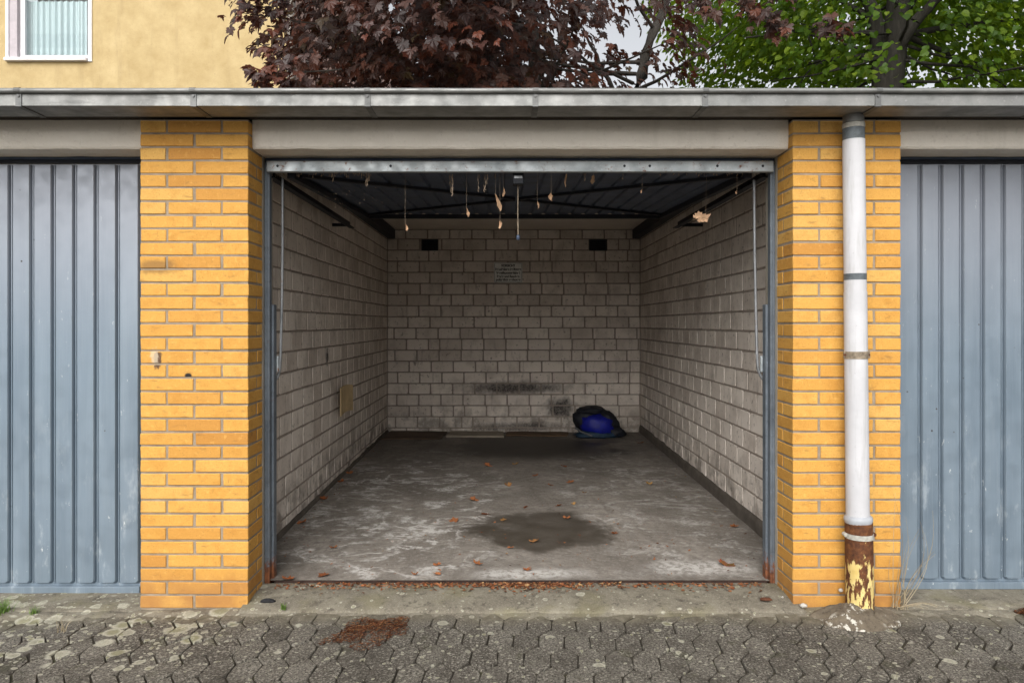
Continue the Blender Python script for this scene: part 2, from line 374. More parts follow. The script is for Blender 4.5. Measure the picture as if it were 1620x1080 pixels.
# ------------------------------------------------------------------ ground, paving, sills
def g(x): 
    t = max(0, min(1, (-x-.9)/1.1)); return -.018*t*t*(3-2*t)
def sheet(xs, ys, zf):
    V = [(x, y, zf(x, y)) for y in ys for x in xs]; n = len(xs)
    return V, [(j*n+i, j*n+i+1, (j+1)*n+i+1, (j+1)*n+i) for j in range(len(ys)-1) for i in range(n-1)]
gr = MB().add([(-250, -250, -.06), (250, -250, -.06), (250, 300, -.06), (-250, 300, -.06)], [(0, 1, 2, 3)])
tag(gr.build('ground', plain('yard_ground', (.10, .092, .08), .95, 0, .3, 3)), kind='structure')
paving = tag(empty('paving'), kind='structure')
xs = [-4.6+.2*i for i in range(47)]; ys = [-3.2+.2*i for i in range(17)]
v, f = sheet(xs, [y for y in ys if y < -.0]+[.05], lambda x, y: g(x)-.010)
MB().add(v, f).build('joint_bed', SOIL, paving)
PW, PL, PE = .1045, .167, .049             # column pitch, row pitch, half length of the straight edge
def hexagon(k):
    rn = random.Random(k); gp = .0017
    hw = PW/2-gp; tip = (PL-PE*2)+PE-.0072
    base = [(-hw, -PE+.0035), (0, -tip), (hw, -PE+.0035), (hw, PE-.0035), (0, tip), (-hw, PE-.0035)]
    ring = []                                # each corner softened into two points, edges lightly uneven
    for i in range(6):
        p = Vector(base[i]); a = Vector(base[i-1]); b = Vector(base[(i+1) % 6])
        ring += [p+(a-p)*.12, p+(b-p)*.12]
    ring = [(p.x+rn.uniform(-.0026, .0026), p.y+rn.uniform(-.003, .003)) for p in ring]
    V = []; n = len(ring)
    for sc, z in ((1, -.05), (1, -.004), (.965, .0)): V += [(x*sc, y*(sc if sc == 1 else .98), z+(rn.uniform(-.0008, .0008) if z == 0 else 0)) for x, y in ring]
    Fc = [(r*n+i, r*n+(i+1) % n, (r+1)*n+(i+1) % n, (r+1)*n+i) for r in range(2) for i in range(n)]+[tuple(2*n+i for i in range(n))]
    return V, Fc
hexes = [hexagon(k) for k in range(7)]; hexm = [mesh('paver', *h) for h in hexes]
rest = MB(); rn = random.Random(5); rot = R(-4); npav = 0
cells = []
for j in range(-24, 8):
    for i in range(-48, 49):
        u = i*PW+(PW/2 if j % 2 else 0); w = j*PL
        x = u*math.cos(rot)-w*math.sin(rot)+.02; y = u*math.sin(rot)+w*math.cos(rot)-.5
        if y > -.015 or y < -3.0 or abs(x) > 3.6: continue
        if abs(x) > .9 and False: continue
        cells.append((x, y))
for x, y in sorted(cells, key=lambda c: -c[1]):
    d = y-CAMY; px = 800+x/d*F if d > .3 else -9999; py = 512+CAMZ/d*F if d > .3 else 9999
    k = rn.randrange(7); z = g(x)+rn.uniform(-.0045, .002)
    a = rot+R(rn.uniform(-1.3, 1.3))+(math.pi if rn.random() < .5 else 0); tx, ty = R(rn.uniform(-.7, .7)), R(rn.uniform(-.7, .7))
    if -40 < px < 1660 and py < 1115 and npav < 298:
        o = obj('paver', hexm[k], PAVER, paving, (x, y, z), (tx, ty, a)); npav += 1
    else:
        M = Matrix.Translation((x, y, z)) @ Matrix.Rotation(a, 4, 'Z')
        rest.add([M @ Vector(q) for q in hexes[k][0]], hexes[k][1])
tag(rest.build('outer_pavers', PAVER, paving), kind='stuff')
# cement-smeared strip between the walls and the pavers
def lump(x, y, a=.004, s=9): return a*mnoise.noise(Vector((x*s, y*s, 3.1)))
nx = 260; xs = [-4.6+9.2*i/nx for i in range(nx+1)]
def strip_front(x): return -.115+.05*mnoise.noise(Vector((x*4.5, 0, 7)))+.018*mnoise.noise(Vector((x*19, 0, 2)))
V = []; rows = 9
for j in range(rows):
    for x in xs:
        y0 = strip_front(x); t = j/(rows-1); y = y0*(1-t)+.03*t
        V.append((x, y, g(x)-.016+.022*min(1, t*2.0)**.7+lump(x, y, .006, 14)))
n = nx+1
tag(MB().add(V, [(j*n+i, j*n+i+1, (j+1)*n+i+1, (j+1)*n+i) for j in range(rows-1) for i in range(nx)]).build('cement_strip', SILL, smooth=True), kind='structure')
# sills: centre threshold and the two in front of the closed doors
def slab(name, x0, x1, prof, mat):
    xs = [x0+(x1-x0)*i/90 for i in range(91)]; V = []
    for y, z in prof:
        for x in xs: V.append((x, y+(.006*mnoise.noise(Vector((x*7, y, 1))) if y < 0 else 0), z+lump(x, y, .003, 12)))
    m = len(xs)
    return tag(MB().add(V, [(j*m+i, j*m+i+1, (j+1)*m+i+1, (j+1)*m+i) for j in range(len(prof)-1) for i in range(90)]).build(name, mat, smooth=True), kind='structure')
slab('threshold', -1.20, 1.345, [(-.062, -.03), (-.060, .004), (-.050, .012), (.0, .020), (.08, .034), (.15, .038), (.215, .040)], SILL)
slab('door_sill', -4.6, -1.66, [(-.012, -.05), (-.010, -.012), (0, -.006), (.1, -.008), (.2, -.008), (.34, -.008)], SILL)
slab('door_sill', 1.80, 4.6, [(-.03, -.05), (-.028, .004), (-.02, .010), (.1, .010), (.2, .010), (.34, .010)], SILL)
# garage floor, falling a little towards the door
FZ0, FZ1 = .045, .087
def fz(y): return FZ0+(FZ1-FZ0)*max(0, min(1, (y-.2)/4.7))
xs = [-1.4+3.0*i/60 for i in range(61)]; ys = [.236+4.8*i/90 for i in range(91)]
v, f = sheet(xs, ys, lambda x, y: fz(y)+.003*mnoise.noise(Vector((x*1.3, y*1.3, 0))))
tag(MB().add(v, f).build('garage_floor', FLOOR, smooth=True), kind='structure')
thing('floor_rail', MB().box(-1.125, 1.27, .217, .235, -.02, .048), RAILD, 'rusty steel rail set in the garage threshold', 'rail', wpos=(0, .22, 0))

# ------------------------------------------------------------------ brick pilasters
def boxmesh(w, d, h, name, bev=.0025, seed=0):
    me = MB().box(-w/2, w/2, 0, d, 0, h); rn = random.Random(seed)
    m = mesh(name, [(x+rn.uniform(-.0012, .0012), y+rn.uniform(-.0007, .0007), z+rn.uniform(-.001, .001)) for x, y, z in me.v], me.f)
    bm = bmesh.new(); bm.from_mesh(m); bmesh.ops.bevel(bm, geom=list(bm.edges), offset=bev, segments=1, affect='EDGES'); bm.to_mesh(m); bm.free()
    return m
CH = .062; BH = .0525
ST = [boxmesh(.2405, .115, BH, 'brick', seed=i) for i in range(4)]
MID = [boxmesh(.2405, .10, BH, 'brick', seed=10+i) for i in range(4)]
HD = [boxmesh(.1155, .194, BH, 'brick', seed=20+i) for i in range(4)]
RV = [boxmesh(.1155, .068, BH, 'brick', seed=30+i) for i in range(4)]
def pilaster(xc, label):
    p = empty('brick_pilaster', (xc, 0, 0), label=label, cat='pilaster', group='yellow brick pilasters between the doors')
    rn = random.Random(int(xc*100))
    MB().box(xc-.2445, xc+.2445, .0045, .20, -.04, 2.2318).build('mortar_core', MORT, p)
    MB().box(xc-.2465, xc+.2465, .1985, .225, -.04, 2.2318).build('jamb_strip', JAMB, p)
    for c in range(36):
        z = c*CH+.0035; lst = []
        if c % 2 == 0:
            lst = [(ST, -.1262, 0), (ST, .1262, 0), (RV, -.1887, .1255), (RV, .1887, .1255)]
        else:
            lst = [(HD, -.1887, 0), (MID, 0, 0), (HD, .1887, 0)]
        for S_, dx, dy in lst:
            obj('brick', S_[rn.randrange(4)], BRICK, p, (dx+rn.uniform(-.0012, .0012), dy+rn.uniform(-.0012, .0016), z+rn.uniform(-.0008, .0008)), (0, R(rn.uniform(-.22, .22)), 0))
    MB().box(xc-.245, xc+.245, .226, .36, -.04, 2.34).build('backing', JAMB, p)
    return p
PLX, PRX = -1.4235, 1.5595
pilaster(PLX, 'yellow brick pilaster left of the open garage, without a pipe')
pilaster(PRX, 'yellow brick pilaster behind the white downpipe')

# ------------------------------------------------------------------ lintels, fascia, roof
def lintel(x0, x1, label):
    xs = [x0+(x1-x0)*i/120 for i in range(121)]; prof = [(.30, 2.245), (.054, 2.245), (.054, 2.20), (.053, 2.16), (.055, 2.122), (.061, 2.1125), (.10, 2.111), (.30, 2.111)]
    V = []
    for y, z in prof:
        for x in xs: V.append((x, y+(.0022*mnoise.noise(Vector((x*6, z*20, 1))) if y < .2 else 0), z+(.003*mnoise.noise(Vector((x*8, 0, 5))) if z < 2.13 else 0)))
    n = 121; F_ = [(j*n+i, (j+1)*n+i, (j+1)*n+i+1, j*n+i+1) for j in range(len(prof)-1) for i in range(120)]
    o = MB().add(V, F_).build('lintel', LINT, wpos=((x0+x1)/2, .054, 2.11))
    tag(o, label, 'lintel', 'pale rendered lintels above the doors')
lintel(-1.176, 1.313, 'long pale rendered lintel above the open garage')
lintel(-4.6, -1.6705, 'pale rendered lintel above the closed door on the left')
lintel(1.8065, 4.6, 'pale rendered lintel above the closed door on the right')
thing('fascia_board', MB().box(-4.6, 4.6, .012, .05, 2.2475, 2.362), FASC, 'dark timber fascia board behind the zinc gutter', 'fascia', wpos=(0, .03, 2.25))
roof = empty('garage_roof', (0, 2.6, 2.35), label='flat concrete garage roof slab with a pale underside', cat='roof')
MB().box(-4.6, 4.6, .305, 5.2, 2.359, 2.46).build('slab', CEIL, roof)
MB().box(-4.6, 4.6, .062, .303, 2.30, 2.363).build('front_edge', FASC, roof)

# ------------------------------------------------------------------ gutter
gut = empty('gutter', (0, -.15, 2.22), label='weathered zinc box gutter running across the whole front', cat='gutter')
GY0, GY1, GZ0, GZ1 = -.23, -.062, 2.228, 2.287
t = .0016
secs = [-4.6, (210-800)/371, 2.06-.55, 4.6]
for i in range(3):
    e = .0006*(i % 2)
    pr = [(GY0-e, GZ1), (GY0-e, GZ0-e), (GY1, GZ0-e), (GY1, GZ1+.05), (GY1-t, GZ1+.05), (GY1-t, GZ0+t), (GY0+t, GZ0+t), (GY0+t, GZ1)]
    MB().prism_x(pr, secs[i]-(.03 if i == 1 else 0), secs[i+1]+(.03 if i == 1 else 0)).build('trough', ZINC, gut)
MB().tube([(-4.6+.1*i, -.2385, 2.2885+.0012*mnoise.noise(Vector((i*.35, 0, 0)))) for i in range(93)], .0115, 10).build('rolled_edge', ZINC, gut, smooth=True)
bxs = [(p-800)/371 for p in (31, 307, 582, 847, 1115, 1388)]
bxs = [bxs[0]-.74*k for k in (3, 2, 1)]+bxs+[bxs[-1]+.74*k for k in (1, 2)]
for i, x in enumerate(bxs):
    w = .0125; b = MB()
    b.prism_x([(GY0-.0045, GZ1+.004), (GY0-.0045, GZ0-.0045), (GY1, GZ0-.0045), (GY1, GZ0-.0012), (GY0-.0012, GZ0-.0012), (GY0-.0012, GZ1+.004)], x-w, x+w)
    pts = [(x, -.2385+math.cos(a)*.0135, 2.2885+math.sin(a)*.0135) for a in [R(200-26*k) for k in range(9)]]
    for k in range(8):
        a0, a1 = pts[k], pts[k+1]
        b.add([(x-w, a0[1], a0[2]), (x+w, a0[1], a0[2]), (x+w, a1[1], a1[2]), (x-w, a1[1], a1[2])], [(0, 1, 2, 3)])
    o = b.build('bracket', ZINCB, gut)
    MB().tube([(x, GY0-.0044, 2.268), (x, GY0-.0085, 2.268)], .006, 8).build('rivet', ZINCB, o)

# ------------------------------------------------------------------ closed doors
def closed_door(x_edge, sgn, z0, label, w=2.34, pitch=.1046, first=.106):
    """x_edge: visible edge next to the pilaster; sgn: direction the door runs"""
    d = empty('garage_door', (x_edge+sgn*w/2, .22, z0), label=label, cat='garage door', group='closed grey-blue garage doors')
    ztop = 2.079; xa, xb = sorted((x_edge, x_edge+sgn*w))
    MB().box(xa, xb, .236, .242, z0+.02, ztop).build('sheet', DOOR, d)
    n = int(w/pitch); prev = 0.; pw = None
    for k in range(n):
        a = (0.004 if k == 0 else first+pitch*(k-1)+.0085); b = first+pitch*k-.0085
        if b > w: break
        xm = x_edge+sgn*(a+b)/2; hw = (b-a)/2; zb = z0+.046; zt = ztop-.006
        V = []
        for y, ins in ((.2355, 0), (.2255, .002), (.2185, .006)):
            r = .010
            ring = [(-hw+ins+r, zb+ins), (hw-ins-r, zb+ins), (hw-ins, zb+ins+r), (hw-ins, zt), (-hw+ins, zt), (-hw+ins, zb+ins+r)]
            V += [(xm+x, y, z) for x, z in ring]
        Fc = [(r*6+i, r*6+(i+1) % 6, (r+1)*6+(i+1) % 6, (r+1)*6+i) for r in range(2) for i in range(6)]+[(12, 13, 14, 15, 16, 17)]
        MB().add(V, Fc).build('panel', DOOR, d)
        if k < n-1:
            xg = x_edge+sgn*(first+pitch*k)
            MB().tube([(xg+.0025*sgn, .234, zb), (xg+.0025*sgn, .234, zt)], .0028, 6).build('seam', DOOR, d)
    MB().box(xa, xb, .2155, .235, z0, z0+.034).build('bottom_rail', DOOR, d, bevel=.002)
    e0, e1 = sorted((x_edge+sgn*.004, x_edge-sgn*.112))
    MB().box(e0, e1, .2425, .262, z0-.01, 2.0975).build('side_frame', DOOR, d)
    fr = MB().box(xa-.05, xb+.05, .215, .30, 2.098, 2.1205).build('head_frame', NAVY, d)
    MB().box(xa-.05, xb+.05, .226, .30, 2.081, 2.097).build('head_stop', BLACKM, fr)
    return d
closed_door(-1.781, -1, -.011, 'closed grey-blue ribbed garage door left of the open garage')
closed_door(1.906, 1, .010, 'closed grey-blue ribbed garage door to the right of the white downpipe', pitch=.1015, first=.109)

# ------------------------------------------------------------------ door frame of the open garage
XL0, XL1, XR0, XR1 = -1.176, -1.152, 1.291, 1.315
fr = empty('door_frame', (.07, .24, .04), label='grey steel frame around the open garage doorway', cat='door frame')
for x0, x1, s in ((XL0, XL1, 1), (XR0, XR1, -1)):
    xi = x1 if s > 0 else x0; xo = x0 if s > 0 else x1
    b = MB().box(min(xo, xi-s*.006), max(xo, xi-s*.006), .228, .234, .0, 2.082)
    b.box(min(xi-s*.006, xi), max(xi-s*.006, xi), .2285, .262, .0, 2.082)
    b.box(min(xi-s*.016, xi-s*.011), max(xi-s*.016, xi-s*.011), .222, .2275, .0, 2.082)
    po = b.build('post', POST, fr)
    q0, q1 = sorted((xi-s*.012, xi+s*.010))
    MB().box(q0, q1, .264, .31, .03, 1.395).build('channel', POST, po, bevel=.003)
    c0, c1 = sorted((xi+s*.011, xi+s*.022))
    MB().box(c0, c1, .30, .314, 1.06, 1.14).build('latch_plate', RAIL, po, bevel=.002)
MB().box(XL0, XR1, .236, .30, 2.084, 2.1095).build('head_beam', NAVY, fr, bevel=.003)

# ------------------------------------------------------------------ raised up-and-over door
od = empty('open_garage_door', (.07, 1.3, 2.05), label='dark up-and-over garage door raised under the ceiling', cat='garage door')
Y0, Y1, Z0, Z1 = .235, 2.36, 2.060, 2.156
DX0, DX1 = -1.085, 1.222
def dz(y): return Z0+(Z1-Z0)*(y-Y0)/(Y1-Y0)
MB().add([(DX0, Y0, dz(Y0)), (DX1, Y0, dz(Y0)), (DX1, Y1, dz(Y1)), (DX0, Y1, dz(Y1)), (DX0, Y0, dz(Y0)+.006), (DX1, Y0, dz(Y0)+.006), (DX1, Y1, dz(Y1)+.006), (DX0, Y1, dz(Y1)+.006)],
    [(0,3,2,1),(4,5,6,7),(0,1,5,4),(1,2,6,5),(2,3,7,6),(3,0,4,7)]).build('sheet', NAVY, od)
k = 0; x = DX0+.05
while x+.09 < DX1:
    V = []
    for dzz, ins in ((-.0004, 0), (-.006, .003), (-.011, .009)):
        for xx, yy in ((x+ins, Y0+.03+ins), (x+.088-ins, Y0+.03+ins), (x+.088-ins, Y1-.03-ins), (x+ins, Y1-.03-ins)): V.append((xx, yy, dz(yy)+dzz))
    MB().add(V, [(r*4+i, r*4+(i+1) % 4, (r+1)*4+(i+1) % 4, (r+1)*4+i) for r in range(2) for i in range(4)]+[(8, 9, 10, 11)]).build('panel', NAVY, od)
    x += .1025
def bar(a, b, w, h, name, mat, par):          # flat bar under the door from a to b (x,y)
    a = Vector((a[0], a[1], 0)); b = Vector((b[0], b[1], 0)); t_ = (b-a).normalized(); s_ = Vector((-t_.y, t_.x, 0))*w/2
    P = [a-s_, b-s_, b+s_, a+s_]; lo = [(p.x, p.y, dz(p.y)-.014-h) for p in P]; hi = [(p.x, p.y, dz(p.y)-.0125) for p in P]
    MB().add(lo+hi, [(0,3,2,1),(4,5,6,7),(0,1,5,4),(1,2,6,5),(2,3,7,6),(3,0,4,7)]).build(name, mat, par)
bar((DX0+.02, Y0+.05), (DX0+.02, Y1-.02), .035, .03, 'frame_bar', BLACKM, od)
bar((DX1-.02, Y0+.05), (DX1-.02, Y1-.02), .035, .03, 'frame_bar', BLACKM, od)
bar((DX0+.04, Y1-.03), (DX1-.04, Y1-.03), .04, .03, 'frame_bar', BLACKM, od)
for x0, s in ((DX0+.05, 1), (DX1-.05, -1)):
    bar((x0, Y0+.12), (.07-s*.02, 1.28), .032, .014, 'brace', BLACKM, od)
    bar((x0, Y1-.10), (.07-s*.02, 1.34), .032, .014, 'brace', BLACKM, od)
# leading rail (the bottom edge of the door, now the front)
rl = MB().box(-1.158, 1.297, .196, .226, 2.034, 2.087).build('leading_rail', RAIL, od, bevel=.003)
for px in (439, 618, 1028, 988, 1207, 1135):
    xx = (px-800)/F*3.575
    MB().tube([(xx, .2005, 2.062), (xx, .1945, 2.062)], .0065, 10).build('bolt_hole', BLACKM, rl)
lk = MB().box(.035, .088, .245, .31, 1.985, 2.046).build('lock_case', BLACKM, od, bevel=.003)
MB().box(.042, .082, .2425, .2447, 2.012, 2.024).build('lock_plate', ROD, lk)
MB().tube([(.0615, .30, 1.99), (.0605, .30, 1.85), (.062, .30, 1.735)], .0028, 6).build('pull_rod', CLAMP, od)
MB().tube([(.062, .30, 1.742), (.062, .30, 1.736), (.062, .30, 1.722), (.062, .30, 1.716)], [.004, .010, .010, .005], 10).build('pull_knob', NAVY, od, smooth=True)
# tracks, lifting rods
for x0, s, lab in ((-1.20, 1, 'left'), (1.325, -1, 'right')):
    tr = MB(); xa, xb = sorted((x0, x0+s*.04))
    tr.box(xa, xb, .315, 2.30, 2.032, 2.037).box(min(x0, x0+s*.005), max(x0, x0+s*.005), .316, 2.299, 2.0375, 2.08)
    o = empty('door_track', (x0, 1.3, 2.04), label='dark angle steel track along the top of the %s garage wall' % lab, cat='track', group='door tracks')
    tr.build('angle_rail', BLACKM, o)
    MB().box(x0-s*.115 if s > 0 else x0, x0 if s > 0 else x0-s*.17, 2.22, 2.25, 2.038, 2.06).build('wall_bracket', BLACKM, o)
for pts, lab, nm in (([(447, 282), (447, 400), (446, 480), (444, 560), (443, 583), (440, 595), (436, 601)], 'left', 'a'),
                 ([(1193, 285), (1194, 400), (1196, 500), (1197.5, 560), (1199, 583), (1203, 594), (1208, 601)], 'right', 'b')):
    P = [at(px, py, 3.70) for px, py in pts]
    thing('lifting_rod', MB().tube(P, .0072, 8), ROD, 'thin bent steel lifting rod beside the %s door post' % lab, 'rod', wpos=tuple(P[-1]), group='lifting rods', smooth=True)

# ------------------------------------------------------------------ garage walls of sand-lime blocks
WLX, WRX, WBY = -1.328, 1.512, 4.92
def blockmesh(w, h, seed):
    rn = random.Random(seed); hw, hh = w/2, h/2; base = [(-hw, -hh), (hw, -hh), (hw, hh), (-hw, hh)]; ring = []
    for i in range(4):
        p = Vector(base[i]); a = Vector(base[i-1]); b = Vector(base[(i+1) % 4]); r1, r2 = rn.uniform(.004, .016), rn.uniform(.004, .016)
        e = (a-p).normalized(); q = (b-p).normalized(); ring += [p+e*r1, p+(e+q)*min(r1, r2)*.3, p+q*r2]
    ring = [(x+rn.uniform(-.0015, .0015), z+rn.uniform(-.0015, .0015)) for x, z in ring]; n = len(ring)
    V = [(x, .02, z) for x, z in ring]+[(x, .004, z) for x, z in ring]+[(x*.975, 0, z*.95) for x, z in ring]
    F_ = [(r*n+i, r*n+(i+1) % n, (r+1)*n+(i+1) % n, (r+1)*n+i) for r in range(2) for i in range(n)]+[tuple(2*n+i for i in range(n))]
    return mesh('block', V, F_)
BM_ = [blockmesh(.2365, .1135, 50+i) for i in range(8)]
CZ = [2.355]+[2.25-.1245*k for k in range(18)]     # joint heights from the top down
def wall(name, label, start, end, rotz, fixed, axis, holes=(), stuff_before=None, zmin=.05):
    w = empty(name, (fixed if axis == 'y' else (start+end)/2, (start+end)/2 if axis == 'y' else fixed, .05), label=label, cat='wall')
    rn = random.Random(len(label)); hid = MB(); cnt = 0
    for r in range(len(CZ)):
        zt = CZ[r]; zb = CZ[r+1] if r+1 < len(CZ) else zmin
        h = zt-zb
        if h < .02: continue
        u = start-(.124 if r % 2 else .0)-rn.uniform(0, .05)
        while u < end:
            a, b = max(u, start), min(u+.248, end)
            if rn.random() < .04: b = min(a+.124, end); u -= .124
            u += .248
            if b-a < .02: continue
            segs = [(a, b)]
            for hx0, hx1, hz0, hz1 in holes:
                if zt > hz0+.03 and zb < hz1-.03:
                    ns = []
                    for s0, s1 in segs:
                        if s1 <= hx0 or s0 >= hx1: ns.append((s0, s1))
                        else:
                            if s0 < hx0-.03: ns.append((s0, hx0))
                            if s1 > hx1+.03: ns.append((hx1, s1))
                    segs = ns
            for a, b in segs:
                uc, zc = (a+b)/2, (zt+zb)/2
                me = BM_[rn.randrange(8)]
                sx, sz = (b-a-.014)/.2365, (h-.012)/.1135
                off = rn.uniform(-.0012, .0015)
                loc = Vector((uc, fixed, zc)) if axis == 'x' else Vector((fixed, uc, zc))
                nrm = Vector((0, -1, 0)) if axis == 'x' else Vector((1 if fixed < 0 else -1, 0, 0))
                loc += nrm*off
                flip = rn.random() < .5
                if stuff_before is not None and uc < stuff_before:
                    Mx = Matrix.Translation(loc) @ Matrix.Rotation(rotz, 4, 'Z') @ Matrix.Diagonal((sx, 1, sz, 1))
                    hid.add([Mx @ q.co for q in me.vertices], [tuple(p.vertices) for p in me.polygons]); continue
                o = obj('block', me, BLOCK, w, loc-w.location, (0, R(rn.uniform(-.35, .35)), rotz)); o.scale = (sx, 1, sz); cnt += 1
    if hid.v: tag(hid.build('hidden_blocks', BLOCK, w), kind='stuff')
    return w
VL = ((667-800)/141, (693-800)/141, 2.118, 2.245); VR = ((932-800)/141, (960-800)/141, 2.118, 2.245)
wb = wall('back_wall', 'pale block wall closing the back of the garage', WLX, WRX, 0, WBY, 'x', holes=(VL, VR))
MB().box(WLX-.2, WRX+.2, WBY+.0035, WBY+.24, -.05, 2.357).build('mortar_core', BMORT, wb)
wl_ = wall('side_wall', 'pale block wall on the left inside the garage, with cardboard stuck to it', .37, WBY, R(90), WLX, 'y', stuff_before=.95)
MB().box(WLX-.2, WLX-.0035, .361, WBY+.004, -.05, 2.357).build('mortar_core', BMORT, wl_)
wr = wall('side_wall', 'pale block wall on the right inside the garage, above a dark plinth', .37, WBY, R(-90), WRX, 'y', stuff_before=.98, zmin=.13)
MB().box(WRX+.0035, WRX+.2, .361, WBY+.004, -.05, 2.357).build('mortar_core', BMORT, wr)
def plinth(par, x, s, h):
    ys = [.37+(WBY-.38)*i/80 for i in range(81)]; V = []
    for off, zz in ((.016, -.02), (.016, .6), (.006, 1.), (-.012, 1.04)):
        for y in ys: V.append((x+s*(off+.006*mnoise.noise(Vector((y*6, zz, 2)))), y, fz(y)+(h*zz if zz > 0 else -.03)+(.014*mnoise.noise(Vector((y*5, 9, 2))) if zz > .5 else 0)))
    n = 81; MB().add(V, [(j*n+i, j*n+i+1, (j+1)*n+i+1, (j+1)*n+i) for j in range(3) for i in range(80)]).build('plinth', PLINTH, par, smooth=True)
plinth(wr, WRX, -1, .085); plinth(wl_, WLX, 1, .03)
for i, (h, lab) in enumerate(((VL, 'black ventilation grille on the back wall, left one of two'), (VR, 'black ventilation grille on the back wall, right one of two'))):
    vt = empty('ventilation_grille', ((h[0]+h[1])/2, WBY, h[2]), label=lab, cat='vent', group='ventilation grilles')
    x0, x1, z0, z1 = h
    MB().box(x0+.012, x1-.012, WBY+.0005, WBY+.004, z0+.012, z1-.012).build('backing', BLACKM, vt)
    b = MB().box(x0, x1, WBY-.012, WBY+.004, z0, z0+.0115).box(x0, x1, WBY-.012, WBY+.004, z1-.0115, z1)
    b.box(x0, x0+.0115, WBY-.012, WBY+.004, z0+.0118, z1-.0118).box(x1-.0115, x1, WBY-.012, WBY+.004, z0+.0118, z1-.0118).build('frame', BLACKM, vt)
    for k in range(4):
        zz = z0+.020+k*.024
        MB().add([(x0+.012, WBY-.010, zz), (x1-.012, WBY-.010, zz), (x1-.012, WBY-.002, zz+.015), (x0+.012, WBY-.002, zz+.015)], [(0, 1, 2, 3)]).build('slat', BLACKM, vt)
for x0, x1, lab in ((WLX+.004, WLX+.09, 'dark strip under the ceiling along the left garage wall'), (WRX-.09, WRX-.004, 'dark strip under the ceiling along the right garage wall')):
    thing('ceiling_strip', MB().box(x0, x1, 1.9, WBY-.003, 2.255, 2.355), BLACKM, lab, 'beam', wpos=((x0+x1)/2, 3.4, 2.25), group='ceiling strips')  # plain dark strips where the side walls meet the ceiling
# neighbouring garages closed off at the ends so that no light comes in from the side
for x, lab in ((-4.6, 'left'), (4.6, 'right')):
    pass

# ------------------------------------------------------------------ warning sign
SX0, SX1, SZ0, SZ1 = (781.5-800)/141, (826.5-800)/141, CAMZ+(512-447)/141, CAMZ+(512-415.5)/141
sg = empty('warning_sign', ((SX0+SX1)/2, WBY-.012, SZ0), label='small white warning sign with dark lettering on the back wall', cat='sign')
WHITE_E = plain('enamel_white', (.78, .78, .74), .45, 0, .12); INK = plain('sign_ink', (.012, .02, .014), .5)
MB().box(SX0, SX1, WBY-.013, WBY-.008, SZ0, SZ1).build('plate', WHITE_E, sg, bevel=.0015)
b = MB(); e = .006; y0, y1 = WBY-.0142, WBY-.0132
b.box(SX0+e, SX1-e, y0, y1, SZ0+e, SZ0+e+.003).box(SX0+e, SX1-e, y0, y1, SZ1-e-.003, SZ1-e).box(SX0+e, SX0+e+.003, y0, y1, SZ0+e+.0032, SZ1-e-.0032).box(SX1-e-.003, SX1-e, y0, y1, SZ0+e+.0032, SZ1-e-.0032)
b.build('border_line', INK, sg)
hgt = SZ1-SZ0
for txt, fz_, wd, bold in (('VORSICHT', .795, .50, .0022), ('Bei Laufenlassen der Motoren', .615, .90, .0016), ('Vergiftungsgefahr !', .43, .84, .0016), ('Feuer und Rauchen', .255, .78, .0016), ('polizeilich verboten', .09, .86, .0016)):
    cu = bpy.data.curves.new('lettering', 'FONT'); cu.body = txt; cu.align_x = 'CENTER'; cu.size = .05; cu.extrude = .0004; cu.offset = bold
    to = bpy.data.objects.new('tmp', cu); COL.objects.link(to); bpy.context.view_layer.update()
    me = bpy.data.meshes.new_from_object(to.evaluated_get(bpy.context.evaluated_depsgraph_get())); bpy.data.objects.remove(to)
    xs_ = [q.co.x for q in me.vertices]; k = (SX1-SX0)*wd/(max(xs_)-min(xs_)); ky = min(1.25, .95*hgt*.15/.036)
    for q in me.vertices: q.co = Vector((q.co.x*k, q.co.z, q.co.y*ky*.82))
    me.materials.clear()
    obj('lettering', me, INK, sg, (0, -.0022, hgt*fz_))

# ------------------------------------------------------------------ downpipe
dp = empty('downpipe', ((1360-800)/F*3.31, -.07, 0), label='white downpipe with a rusty yellow cast-iron foot on the brick pilaster', cat='downpipe')
def pipe(name, a, b, r0, r1, mat, par, n=24, extra=()):
    pts = [a+(b-a)*t for t in (0, .25, .5, .75, 1)]
    return MB().tube(pts, [r0+(r1-r0)*t for t in (0, .25, .5, .75, 1)], n).build(name, mat, par, smooth=True)
def pc(py): # centre line of the pipe: leans a touch
    t = (py-172)/(820-172); return at(1350+7*t, py, 3.305-.0*t)
r = 16.3/F*3.305
pipe('outlet', at(1350, 160, 3.305), pc(195), r*.97, r*.97, ZINC, dp)
pipe('solder_band', pc(196), pc(203.5), r*1.03, r*1.03, LIMEY, dp)
pipe('grey_band', pc(203), pc(222), r*1.0, r*1.0, GREYPAINT, dp)
wp = pipe('upper_pipe', pc(222), pc(467), r*1.02, r*1.02, WHITEP, dp)
pipe('lower_pipe', pc(462), pc(818), r*1.055, r*1.07, WHITEP, dp)
pipe('grey_patch', pc(433), pc(443), r*1.03, r*1.03, GREYPAINT, dp)
cl = pipe('clamp', pc(555.5), pc(567), r*1.10, r*1.10, CLAMP, dp)
for s in (-1, 1):
    c = pc(561); MB().box(c.x+s*r*1.08-.006, c.x+s*r*1.08+.006+s*.006, c.y-.006, c.y+.004, c.z-.016, c.z+.016).build('clamp_lug', CLAMP, cl, bevel=.002)
    MB().tube([(c.x+s*(r*1.08+.004), c.y-.005, c.z), (c.x+s*(r*1.08+.004), c.y-.011, c.z)], .005, 8).build('bolt', RUSTY, cl)
MB().box(pc(561).x-.012, pc(561).x+.012, pc(561).y+.03, .01, pc(561).z-.012, pc(561).z+.012).build('wall_pin', RUSTY, cl)
